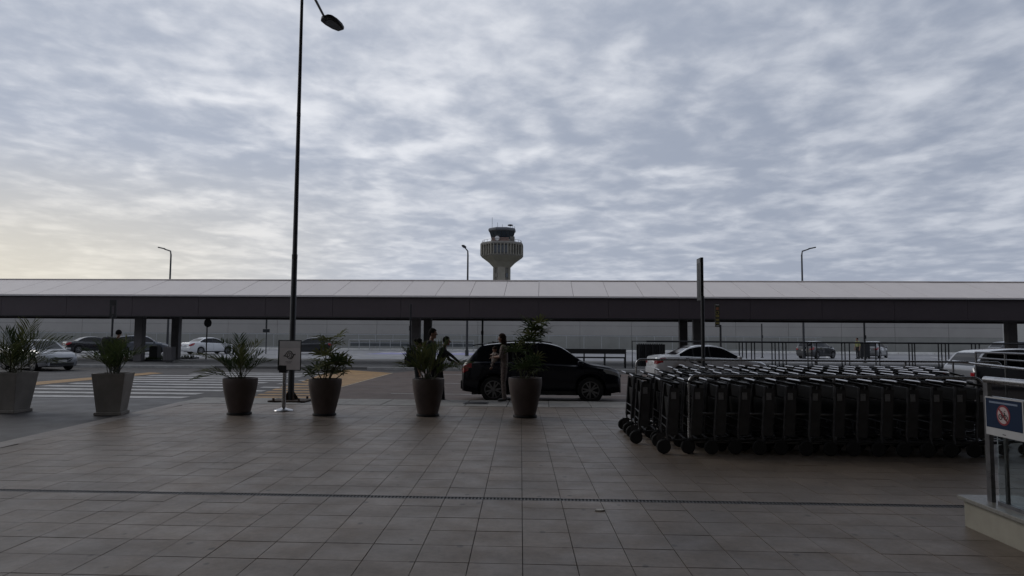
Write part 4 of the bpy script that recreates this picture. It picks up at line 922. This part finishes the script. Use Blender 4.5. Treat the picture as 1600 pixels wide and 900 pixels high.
def car(shape, name, label, loc, heading, pm, roof=None, group=None, decal=False):
    S_ = SHAPES[shape]; L, W, wr = S_['L'], S_['W'], S_['wr']
    t = thing(name, label, 'car', loc, R(heading), group)
    h = L / 2; xs = set()
    n = 96
    for i in range(n + 1): xs.add(round(-h + L * i / n, 4))
    for v in (*S_['ws'], *S_['rw'], *S_['win'], *S_['tail']): xs.add(v)
    for wb in S_['wb']:
        for k in range(-12, 13): xs.add(round(wb + (wr + .055) * math.sin(k / 12 * math.pi / 2), 4))
    xs |= {h - .01, h - .03, h - .06, -h + .01, -h + .03, -h + .06}
    xs = sorted(x for x in xs if -h <= x <= h)
    xs = [x for i, x in enumerate(xs) if i == 0 or x - xs[i - 1] > .004]
    def sect(x):
        e = max(0, (abs(x) - (h - .75)) / .75); k = .20 if x > 0 else .12
        w = W / 2 * (1 - k * e ** 2.4)
        d = h - abs(x)
        if d < .08: w -= .05 * (1 - d / .08) ** 2
        w *= 1 - .012 * math.sin(math.pi * (x + h) / L * 2) ** 2
        zt, zb = pch(S_['top'], x), pch(S_['belt'], x)
        zl = S_['sill'] + .06 * e ** 2
        for wb in S_['wb']:
            a = wr + .055; q = a * a - (x - wb) ** 2
            if q > 0: zl = max(zl, wr + math.sqrt(q) * 1.0)
        zb = max(zb, zl + .05); zt = max(zt, zb + .012); hh = zt - zb
        yb = w * .955; yr = yb - .05 - .40 * min(hh, .62)
        s = zb - zl
        P = [(w * .94, zl), (w * .992, zl + .22 * s), (w * 1.0, zl + .50 * s), (w * .985, zl + .74 * s), (w * .982, zl + .84 * s), (yb, zb), (yb - .02 - .04 * min(1, hh * 3), zb + min(.035, hh * .2))]
        y6, z6 = P[-1]
        P += [(y6 + (yr - y6) * .80, zb + hh * .86), (yr, zb + hh * .955), (yr * .86, zb + hh * .985), (yr * .45, zt - .004), (0, zt)]
        return P
    secs = [sect(x) for x in xs]; J = len(secs[0])
    groups = {'body': MB(), 'windshield': MB(), 'rear_window': MB(), 'left_w': MB(), 'right_w': MB(), 'headL': MB(), 'headR': MB(), 'tailL': MB(), 'tailR': MB(), 'roof': MB()}
    def V(i, j, s, off=0.0): y, z = secs[i][j]; return (xs[i], s * y, z)
    for sgn in (1, -1):
        for i in range(len(xs) - 1):
            xm = (xs[i] + xs[i + 1]) / 2; hh = min(secs[i][-1][1] - secs[i][5][1], secs[i + 1][-1][1] - secs[i + 1][5][1])
            for j in range(J - 1):
                g = 'body'
                if j == 6 and S_['win'][0] < xm < S_['win'][1] and hh > .10: g = 'left_w' if sgn > 0 else 'right_w'
                elif j >= 9 - (1 if False else 0) and S_['ws'][0] < xm < S_['ws'][1]: g = 'windshield'
                elif j >= 9 and S_['rw'][0] < xm < S_['rw'][1]: g = 'rear_window'
                elif 3 <= j <= 4 and xm > h - .46 and xm < h - .015 and (j == 4 or xm > h - .30) and (shape != 'suv' or j == 4): g = 'headL' if sgn > 0 else 'headR'
                elif 3 <= j <= 4 and S_['tail'][0] < xm < S_['tail'][1] and (j == 4 or xm < S_['tail'][1] - .10): g = 'tailL' if sgn > 0 else 'tailR'
                elif roof and j >= 8 and S_['rw'][1] < xm < S_['ws'][0]: g = 'roof'
                q = [V(i, j, sgn), V(i + 1, j, sgn), V(i + 1, j + 1, sgn), V(i, j + 1, sgn)]
                if sgn > 0: q = q[::-1]
                groups[g].quad(*q)
    b = groups['body']
    for i in (0, len(xs) - 1):
        ring = [V(i, j, 1) for j in range(J)] + [V(i, j, -1) for j in range(J - 2, -1, -1)]
        b.add(ring, [tuple(range(len(ring)))])
    def weld(name, mb, m, par, ang=32):
        if not mb.f: return None
        me = mb.mesh(name, m); bm = bmesh.new(); bm.from_mesh(me); bmesh.ops.remove_doubles(bm, verts=bm.verts, dist=.0008); bmesh.ops.recalc_face_normals(bm, faces=bm.faces); bm.to_mesh(me); bm.free()
        me.polygons.foreach_set('use_smooth', [True] * len(me.polygons)); me.set_sharp_from_angle(angle=R(ang)); return link(name, me, par)
    body = weld('body', b, pm, t)
    weld('windshield', groups['windshield'], M_GLASS_DK, t); weld('rear_window', groups['rear_window'], M_GLASS_DK, t)
    for q in ('left_w', 'right_w'): weld('side_window', groups[q], M_GLASS_DK, t)
    for q in ('headL', 'headR'): weld('headlight', groups[q], M_HEAD, t)
    for q in ('tailL', 'tailR'): weld('taillight', groups[q], M_TAIL, t)
    weld('roof', groups['roof'], roof, t)
    MB().box((0, 0, .34), (L - .5, W - .56, .30)).build('underbody', M_BLACKPL, t)
    for x in S_['wb']:                                   # wheel housings behind each arch
        for s in (-1, 1):
            ml = MB(); a = wr + .05; ys = (s * W / 2 * .93, s * (W / 2 - .34)); n_ = 14
            pts = [(x + a * math.cos(math.pi * (-.12 + 1.24 * k / n_)), wr + a * math.sin(math.pi * (-.12 + 1.24 * k / n_))) for k in range(n_ + 1)]
            for k in range(n_): ml.quad((pts[k][0], ys[0], pts[k][1]), (pts[k + 1][0], ys[0], pts[k + 1][1]), (pts[k + 1][0], ys[1], pts[k + 1][1]), (pts[k][0], ys[1], pts[k][1]))
            ml.add([(p_[0], ys[1], p_[1]) for p_ in pts], [tuple(range(n_ + 1))]); ml.build('wheel_housing', M_RIM_DK, t)
    tm, rm = wheel_meshes(wr)
    for x in S_['wb']:
        for s in (-1, 1):
            o = link('wheel', tm, t); o.location = (x, s * (W / 2 - .115), wr); o.rotation_euler = (0, rnd.uniform(0, 1.2), math.pi if s > 0 else 0); link('rim', rm, o)
    zf = S_['belt'][-1][1]
    # nose, tail and trim
    link('grille', bevelled(MB().prism([(-W * .30, .07), (W * .30, .07), (W * .20, -.13), (-W * .20, -.13)], Matrix(((0, 0, 1, h - .03), (1, 0, 0, 0), (0, 1, 0, zf - .02), (0, 0, 0, 1))), .05).mesh('grille', M_BLACKPL), .012), t)
    MB().tube([(h + .022, -W * .29, zf + .04), (h + .024, -W * .12, zf - .11), (h + .024, W * .12, zf - .11), (h + .022, W * .29, zf + .04)], .012, 6).build('grille_trim', M_RIM, t)
    for s in (-1, 1): link('fog_lamp_recess', bevelled(MB().box((h - .055, s * W * .335, .40), (.09, .22, .09)).mesh('fog_lamp_recess', M_BLACKPL), .02), t)
    link('lower_intake', bevelled(MB().box((h - .012, 0, .33), (.06, W * .62, .12)).mesh('lower_intake', M_BLACKPL), .02), t)
    MB().box((h + .022, 0, .46), (.012, .40, .12)).build('number_plate', M_PLATE, t)
    MB().box((-h - .006, 0, .74), (.012, .40, .12)).build('number_plate', M_PLATE, t)
    for s in (-1, 1): link('taillight', bevelled(MB().box((-h + .012, s * W * .36, S_['belt'][0][1] - .07), (.05, .16, .13)).mesh('taillight', M_TAIL), .015), t)
    link('rear_bumper', bevelled(MB().box((-h + .02, 0, .46), (.13, W * .80, .24)).mesh('rear_bumper', M_BLACKPL if shape == 'suv' else pm), .03), t)
    for s in (-1, 1):
        mx = S_['ws'][1] - .18; y = W / 2 * .93
        mir = bevelled(MB().box((mx, s * (y + .09), pch(S_['belt'], mx) + .09), (.15, .20, .13)).mesh('mirror', pm), .035); mir.polygons.foreach_set('use_smooth', [True] * len(mir.polygons)); link('mirror', mir, t)
        for dx in (-.55, .45):
            zz = pch(S_['belt'], dx) - .11
            link('door_handle', bevelled(MB().box((dx, s * (W / 2 * .985), zz), (.17, .03, .028)).mesh('door_handle', pm), .008), t)
        for xa in (-.10, S_['ws'][1] - .10, S_['wb'][0] + .30):     # shut lines of the doors
            ms_ = MB(); A, B = sect(xa - .004), sect(xa + .004)
            for j in range(1 if xa > S_['wb'][0] + .4 else 3, 5):
                ms_.quad((xa - .004, s * (A[j][0] + .0015), A[j][1]), (xa + .004, s * (B[j][0] + .0015), B[j][1]), (xa + .004, s * (B[j + 1][0] + .0015), B[j + 1][1]), (xa - .004, s * (A[j + 1][0] + .0015), A[j + 1][1]))
            ms_.build('door_seam', M_BLACKPL, t)
        if 'win' in S_:                                             # pillars between the side windows
            for xa in (-.10, S_['wb'][0] + .52):
                A, B = sect(xa - .03), sect(xa + .03)
                MB().quad((xa - .03, s * (A[6][0] + .002), A[6][1]), (xa + .03, s * (B[6][0] + .002), B[6][1]), (xa + .02, s * (B[7][0] + .002), B[7][1]), (xa - .04, s * (A[7][0] + .002), A[7][1])).build('window_pillar', M_BLACKPL, t)
        MB().box((0.02, s * (W / 2 * .955), S_['sill'] + .03), (S_['wb'][1] - S_['wb'][0] - 2 * wr - .10, .05, .09)).build('sill_trim', M_BLACKPL, t)
        if shape == 'suv':
            pts = [(xx_, s * (sect(xx_)[8][0] - .02), sect(xx_)[8][1] + .045) for xx_ in (-1.45, -1.2, -.6, 0, .3)]
            MB().tube(pts, .016, 6).build('roof_rail', M_STEEL_DK, t, 50)
    if pm == M_NAVY:
        link('rear_spoiler', bevelled(MB().box((-1.72, 0, 1.53), (.30, 1.12, .035), rot=Matrix.Rotation(R(-8), 3, 'Y')).mesh('rear_spoiler', pm), .012), t)
        MB().prism([(-.10, 0), (.08, 0), (-.06, .07)], Matrix.Translation((-1.30, .01, 1.555)) @ Matrix.Rotation(R(90), 4, 'X'), .02).build('antenna_fin', M_BLACKPL, t)
    if decal:
        rr = random.Random(4)
        for q in range(9):
            x0 = -1.35 + .16 * q * .9; z0 = .93 - .035 * q + rr.uniform(-.04, .05); w_, h_ = rr.uniform(.10, .22), rr.uniform(.03, .10)
            y0 = -(W / 2 + .004)
            MB().add([(x0, y0, z0), (x0 + w_, y0, z0 - .05), (x0 + w_ * .8, y0, z0 - .05 + h_), (x0 - .05, y0, z0 + h_)], [(0, 1, 2, 3)]).build('decal', M_INK, t)
    return t
M_NAVY = mat('paint_navy', (0.004, 0.005, 0.012), .25, metal=.1, var=0.03, scale=3, coat=.35, spec=.25)
M_SILVER = paint('paint_silver', (0.24, 0.25, 0.27), .30, .5)
M_WHITEC = paint('paint_white', (0.62, 0.63, 0.64), .28, 0.0)
M_BLACKC = paint('paint_black', (0.010, 0.010, 0.013), .22, .1)
M_GREYC = paint('paint_grey', (0.10, 0.11, 0.13), .28, .4)
M_CHAR = paint('paint_charcoal', (0.022, 0.024, 0.028), .28, .3)
xl, xr = S(722, 600, 18.5).x, S(970, 600, 18.5).x
car('suv', 'parked_car', 'dark navy compact sport utility car at the kerb behind the potted palms', ((xl + xr) / 2, 19.38, ROAD), 0, M_NAVY)
g = G(46, 580, ROAD)
car('sedan', 'parked_car', 'silver sedan nosing in at the left edge behind the largest planter', (g.x - 1.36 * math.cos(R(-30)) + .86 * math.sin(R(30)) * 1, g.y + 1.36 * math.sin(R(30)) + .86 * math.cos(R(30)), ROAD), -27, M_SILVER)
g = G(317, 553.5, ROAD); car('sedan', 'parked_car', 'white sedan on the far road behind the round sign', (g.x, g.y + 1.0, ROAD), 60, M_WHITEC)
g = G(135, 551.5, ROAD); car('sedan', 'parked_car', 'black sedan on the far road left of the dark pedestrian', (g.x, g.y + .8, ROAD), 48, M_BLACKC)
g = G(217, 553, ROAD); car('suv', 'parked_car', 'blue-grey sport utility car half hidden behind the left columns', (g.x, g.y + .4, ROAD), 24, M_GREYC)
g = G(484, 553, ROAD); car('hatch', 'parked_car', 'charcoal hatchback facing left on the far road right of the lamp post', (g.x, g.y + .3, ROAD), 192, M_CHAR)
g = S(1108, 560, 27.5); car('sedan', 'parked_car', 'white sedan with dark side decals behind the trolley rows', (g.x, 28.0, ROAD), 6, M_WHITEC, decal=True)
g = S(1512, 580, 19.0); car('hatch', 'parked_car', 'pale silver estate car at the kerb behind the right-hand guard rail', (g.x + 2.1, 19.9, ROAD), 4, M_SILVER, roof=M_WHITEC)
g = G(1287, 561, ROAD); car('hatch', 'parked_car', 'dark blue-grey car seen from behind at the far kerb, right of centre', (g.x, g.y + 1.5, ROAD), 38, M_CHAR)
g = G(1378, 560, ROAD); car('hatch', 'parked_car', 'grey hatchback seen from behind beside the worker in a vest', (g.x, g.y + 1.5, ROAD), 52, mat('paint_midgrey', (0.17, 0.175, 0.18), .3, metal=.4, var=.03, coat=1.0))
g = S(1566, 540, 60); car('suv', 'parked_car', 'dark car partly hidden by the far right column', (g.x + 1.2, 60, ROAD), 8, M_CHAR)

# ------------------------------------------------------------------ people
def person(label, loc, rz, H=1.75, female=False, lean=0.0, arms=None, legs=0.0, shirt=(.02, .02, .022), trouser=(.015, .015, .018), short=False, sleeves='long', hair='short', hairm=None, skirt=False, tw=0.0, pattern=None):
    """faces local +x; arms: {'L': (elbow, hand), 'R': (elbow, hand)} in body units"""
    t = thing('person', label, 'person', loc, rz)
    u = H / 1.75; ms = [M_SKIN, pattern or mat('cloth_%.3f_%.3f_%.3f' % shirt, shirt, .85, var=.2, scale=14, bump=.3, bscale=50), mat('cloth_%.3f_%.3f_%.3f' % trouser, trouser, .85, var=.2, scale=14, bump=.3, bscale=50) if not pattern else pattern, M_SHOE]
    SK, SH, TR, SO = 0, 1, 2, 3
    caps = []
    def cap(a, b, ra, rb, m): caps.append((Vector(a) * u, Vector(b) * u, ra * u, rb * u, m))
    sw = .165 if female else .195
    hip = Vector((0, 0, .93)); ch = Vector((math.sin(lean) * .45, 0, .93 + math.cos(lean) * .45)); nk = Vector((math.sin(lean) * .57, 0, .93 + math.cos(lean) * .56)); hd = nk + Vector((.035 + .10 * math.sin(lean), 0, .155))
    for s in (-1, 1):
        st = legs * s
        hj, kn, an = Vector((0, s * .09, .90)), Vector((.02 + st * .5, s * .095, .50)), Vector((-.01 + st, s * .10, .09))
        lm = SK if (short) else TR
        cap(hj, kn.lerp(hj, .15), .088, .066, TR); cap(kn.lerp(hj, .15), kn, .062, .055, SK if short else TR)
        cap(kn, kn.lerp(an, .35), .052, .054, lm); cap(kn.lerp(an, .35), an, .052, .040 if short else .05, lm)
        cap(an - Vector((.03, 0, .035)), an + Vector((.09, s * .012, -.05)), .042, .036, SO); cap(an + Vector((.09, s * .012, -.05)), an + Vector((.15, s * .018, -.058)), .036, .028, SO)
    # torso
    for s in (-1, 1):
        cap(hip + Vector((0, s * .065, 0)), hip + Vector((0, s * .06, .10)), .10, .095, TR)
        cap(hip + Vector((0, s * .055, .12)), ch + Vector((0, s * .075, -.06)), .095, .112, SH)
        cap(ch + Vector((0, s * .075, -.06)), ch + Vector((0, s * (sw - .09), .03)), .112, .085, SH)
        cap(nk + Vector((-.01, s * .04, -.05)), ch + Vector((0, s * (sw - .02), .055)), .055, .06, SH)
    if skirt: cap(hip, hip + Vector((0, 0, -.25)), .15, .17, TR)
    cap(nk - Vector((0, 0, .05)), nk + Vector((.015, 0, .06)), .055, .05, SK)
    # head: skull, jaw, nose, ears
    cap(hd + Vector((-.012, 0, .03)), hd + Vector((.012, 0, .015)), .092, .088, SK); cap(hd + Vector((.02, 0, -.03)), hd + Vector((.042, 0, -.075)), .07, .042, SK)
    cap(hd + Vector((.094, 0, .0)), hd + Vector((.112, 0, -.022)), .010, .014, SK)
    for s in (-1, 1): cap(hd + Vector((0, s * .088, .01)), hd + Vector((-.005, s * .092, -.03)), .014, .010, SK)
    arms = arms or {}
    for k, s in (('R', -1), ('L', 1)):
        sh = ch + Vector((0, s * sw, .05))
        el, ha = arms.get(k, ((-.02, s * (sw + .07), -.27), (.05, s * (sw + .06), -.52)))
        el, ha = ch + Vector(el), ch + Vector(ha)
        cap(sh, el, .056, .044, SH); wr = el.lerp(ha, .97); cap(el, wr, .043, .030, SH if sleeves == 'long' else SK)
        f = (ha - el).normalized(); side = f.cross(Vector((0, 0, 1))); side = side.normalized() if side.length > .1 else Vector((1, 0, 0)); nrm = side.cross(f)
        palm = ha + f * .05
        cap(ha + side * .016, palm + side * .022 + f * .02, .019, .018, SK); cap(ha - side * .016, palm - side * .022 + f * .02, .019, .018, SK)
        for q, (o, l) in enumerate(((-.033, .062), (-.011, .076), (.011, .072), (.033, .055))):
            a = palm + side * o + f * .03; m1 = a + f * l * .55 - nrm * .010; m2 = m1 + f * l * .40 - nrm * .022
            cap(a, m1, .0098, .0092, SK); cap(m1, m2, .0092, .0082, SK)
        a = ha + side * s * .022 + f * .02; m1 = a + side * s * .030 + f * .03 - nrm * .01; cap(a, m1, .0125, .011, SK); cap(m1, m1 + f * .03 - nrm * .012, .011, .009, SK)
    bm = bmesh.new()
    for a, b, ra, rb, m in caps:
        d = (b - a); L = d.length or 1e-4; d = d / L; x = d.orthogonal().normalized(); y = d.cross(x); rings = []
        nseg = 10
        for (c, r, sgn) in ((a, ra, -1), (b, rb, 1)):
            for kk in ((1, .5, 0) if sgn < 0 else (0, .5, 1)):
                th = kk * math.pi / 2 * .92; rings.append((c + d * (sgn * r * math.sin(th)), r * math.cos(th)))
        vs = [[bm.verts.new(c + (x * math.cos(2 * math.pi * i / nseg) + y * math.sin(2 * math.pi * i / nseg)) * max(r, .001)) for i in range(nseg)] for c, r in rings]
        for i in range(len(vs) - 1):
            for j in range(nseg): bm.faces.new((vs[i][j], vs[i][(j + 1) % nseg], vs[i + 1][(j + 1) % nseg], vs[i + 1][j]))
        bm.faces.new(vs[0][::-1]); bm.faces.new(vs[-1])
    me = bpy.data.meshes.new('body_raw'); bm.to_mesh(me); bm.free()
    tmp = link('body_raw', me); mod = tmp.modifiers.new('r', 'REMESH'); mod.mode = 'VOXEL'; mod.voxel_size = .0085 * u; mod.use_smooth_shade = True
    sm = tmp.modifiers.new('s', 'SMOOTH'); sm.iterations = 2; sm.factor = .4
    dg = bpy.context.evaluated_depsgraph_get(); out = bpy.data.meshes.new_from_object(tmp.evaluated_get(dg)); out.name = 'body'
    bpy.data.objects.remove(tmp); bpy.data.meshes.remove(me)
    out.materials.clear()
    for m in ms: out.materials.append(m)
    nf = len(out.polygons); ce = np.empty(nf * 3); out.polygons.foreach_get('center', ce); ce = ce.reshape(-1, 3)
    best = np.full(nf, 1e9); idx = np.zeros(nf, dtype=np.int32)
    for a, b, ra, rb, m in caps:
        a_, b_ = np.array(a), np.array(b); d = b_ - a_; tt = np.clip(((ce - a_) @ d) / max(d @ d, 1e-9), 0, 1)
        dist = np.linalg.norm(ce - (a_ + tt[:, None] * d), axis=1) - (ra + (rb - ra) * tt); q = dist < best; best[q] = dist[q]; idx[q] = m
    out.polygons.foreach_set('material_index', idx); out.polygons.foreach_set('use_smooth', [True] * nf); out.update()
    body = link('body', out, t)
    # hair and eyes
    hm = hairm or M_HAIR; hc = hd * u; hb = MB()
    n1, n2 = 18, 12; vs = []; rr = random.Random(int(H * 100))
    for i in range(n2 + 1):
        th = math.pi * .70 * i / n2
        for j in range(n1):
            ph = 2 * math.pi * j / n1; f = math.cos(ph)
            lim = .50 if f > .55 else (.75 if f > .1 else 1.0)
            tt = min(th, math.pi * .70 * lim); r = (.104 + (.010 if hair != 'short' else 0)) * u * (1 + rr.uniform(-.035, .035))
            vs.append(hc + Vector((-.006 * u + r * math.sin(tt) * math.cos(ph), r * .95 * math.sin(tt) * math.sin(ph), .03 * u + r * 1.02 * math.cos(tt))))
    hb.add(vs, [(i * n1 + j, i * n1 + (j + 1) % n1, (i + 1) * n1 + (j + 1) % n1, (i + 1) * n1 + j) for i in range(n2) for j in range(n1)])
    if hair == 'long':
        for k in range(16):
            a = R(95 + 170 * k / 15); d = Vector((math.cos(a), math.sin(a), 0)); hb.tube([hc + d * .09 * u + Vector((0, 0, .02)), hc + d * .105 * u + Vector((0, 0, -.12 * u)), hc + d * .09 * u + Vector((-.02, 0, -.27 * u - rr.uniform(0, .06)))], [.024 * u, .026 * u, .008], 5)
    if hair == 'bun':
        hb.lathe([(.005, -.05), (.038, -.032), (.05, 0), (.038, .032), (.005, .05)], 12, Matrix.Translation(hc + Vector((-.095 * u, 0, .08 * u))))
    hb.build('hair', hm, t, 60)
    for s in (-1, 1): MB().lathe([(.002, -.010), (.009, -.004), (.009, .004), (.002, .010)], 8, Matrix.Translation(hc + Vector((.082 * u, s * .034 * u, .004 * u)))).build('eye', M_INK, t, 60)
    MB().box(hc + Vector((.083 * u, 0, -.062 * u)), (.012, .042, .008)).build('mouth', mat('lips', (0.16, 0.06, 0.05), .5), t)
    return t
def backpack(parent_loc, rz, z, d, w, h, label, col):
    t = thing('backpack', label, 'backpack', parent_loc, rz)
    me = bevelled(MB().box((-.10 - d / 2 - .03, 0, z), (d, w, h)).mesh('pack_body', mat('pack_%s' % label[:6], col, .8, var=.2, scale=12)), min(d, w) * .3, 3); me.polygons.foreach_set('use_smooth', [True] * len(me.polygons)); link('pack_body', me, t)
    me = bevelled(MB().box((-.10 - d - .05, 0, z - h * .15), (d * .3, w * .7, h * .45)).mesh('front_pocket', mat('pocket', (.02, .02, .022), .8)), .03); link('front_pocket', me, t)
    for s in (-1, 1): MB().tube([(-.12, s * w * .3, z + h * .45), (0.02, s * w * .34, z + h * .42), (.125, s * w * .36, z + h * .1), (.06, s * w * .42, z - h * .35), (-.12, s * w * .4, z - h * .4)], .016, 6).build('strap', M_BLACKPL, t)
    return t
pY = 18.15
f = S(674, 540, pY); person('man in black shirt with dark beard and short hair behind the pot, facing the car', (f.x, pY, ROAD), R(-8), H=1.93, shirt=(.013, .013, .015), sleeves='short', legs=.06)
f = S(687, 540, 18.25)
person('person in black reaching an arm out to the tail of the navy car', (f.x - .02, 18.3, ROAD), R(0), H=1.74, lean=R(14), shirt=(.012, .012, .014), trouser=(.018, .018, .022), arms={'R': ((.24, -.22, -.10), (.46, -.16, -.29)), 'L': ((.12, .24, -.22), (.30, .2, -.30))}, legs=.12)
f = S(652, 540, 17.9); person('person with dark tied-up hair, shorts and backpack, leftmost of the group', (f.x, 18.0, ROAD), R(12), H=1.66, female=True, short=True, shirt=(.03, .028, .03), trouser=(.016, .017, .02), sleeves='short', hair='bun')
backpack((f.x, 18.0, ROAD), R(12), 1.18, .17, .30, .46, 'dark backpack worn by the person in shorts left of the group', (.018, .02, .024))
PAT = mat('cloth_floral', (0.13, 0.10, 0.09), .85, var=.75, scale=26)
f = G(784, 627); person('woman in patterned jumpsuit with brown hair holding a baby by the car', (f.x + .06, 17.62, -.0), R(178), H=1.68, female=True, shirt=(.13, .1, .09), pattern=PAT, hair='long', hairm=M_HAIR_BR, lean=R(3), arms={'R': ((.06, -.24, -.20), (.24, -.06, -.16)), 'L': ((.06, .24, -.20), (.25, .08, -.22))}, sleeves='short')
def baby(loc):
    t = thing('baby', 'baby in pale clothes held against the chest of the woman', 'person', loc, R(178))
    mb = bmesh.new()
    for c, r in (((0, 0, .36), .062), ((.0, 0, .34), .055), ((0, 0, .22), .075), ((0, .0, .12), .085), ((.03, .05, .05), .045), ((.03, -.05, .05), .045), ((.06, .07, -.03), .034), ((.06, -.07, -.03), .034), ((.075, .07, -.11), .028), ((.075, -.07, -.11), .028), ((.10, .07, -.13), .022), ((.10, -.07, -.13), .022), ((-.04, .08, .24), .03), ((-.08, .06, .22), .024), ((-.04, -.08, .24), .03), ((-.08, -.06, .22), .024)):
        bmesh.ops.create_icosphere(mb, subdivisions=2, radius=r, matrix=Matrix.Translation(c))
    me = bpy.data.meshes.new('b'); mb.to_mesh(me); mb.free(); tmp = link('b', me); md = tmp.modifiers.new('r', 'REMESH'); md.mode = 'VOXEL'; md.voxel_size = .012; md.use_smooth_shade = True; s2 = tmp.modifiers.new('s', 'SMOOTH'); s2.iterations = 3
    out = bpy.data.meshes.new_from_object(tmp.evaluated_get(bpy.context.evaluated_depsgraph_get())); bpy.data.objects.remove(tmp)
    out.materials.clear(); out.materials.append(mat('cloth_baby', (.30, .25, .22), .85, var=.3, scale=25)); out.materials.append(M_SKIN)
    out.polygons.foreach_set('material_index', [1 if p.center.z > .285 or p.center.z < -.09 else 0 for p in out.polygons]); out.polygons.foreach_set('use_smooth', [True] * len(out.polygons)); link('body', out, t)
    MB().lathe([(.066, .0), (.062, .03), (.045, .055), (.01, .068)], 14, Matrix.Translation((-.008, 0, .365))).build('hair', M_HAIR_BR, t, 60)
baby(Vector((f.x + .06 - .25, 17.60, .95)))
f = S(184, 540, 25.0); person('dark-clad pedestrian on the crossing behind the second planter', (f.x, 25.0, ROAD), R(100), H=1.88, shirt=(.02, .024, .022), trouser=(.012, .013, .015), legs=.14)
backpack((f.x - .02, 25.0, ROAD), R(20), 1.30, .36, .55, .70, 'bulky black backpack carried by the pedestrian behind the second planter', (.014, .014, .016))
f = S(1340, 545, 60.5); person('worker in yellow vest and dark trousers standing between the far parked cars', (f.x, 60.5, ROAD), R(200), H=1.78, shirt=(.24, .25, .11), trouser=(.012, .012, .014), sleeves='short')
p = S(1352, 545, 61); bt = thing('wheeled_container', 'dark wheeled container standing beside the worker in the vest', 'container', (p.x, 61.3, ROAD))
link('bin_body', bevelled(MB().box((0, 0, .72), (.8, .7, 1.1)).mesh('bin_body', M_DARKMET), .05), bt); link('lid', bevelled(MB().box((0, 0, 1.31), (.86, .76, .08)).mesh('lid', M_BLACKPL), .03), bt)
for sx in (-1, 1):
    for sy in (-1, 1): MB().lathe([(.03, -.03), (.10, -.03), (.10, .03), (.03, .03)], 12, Matrix.Translation((sx * .3, sy * .3, .10)) @ Matrix.Rotation(R(90), 4, 'X')).build('wheel', M_RUBBER, bt, 40)
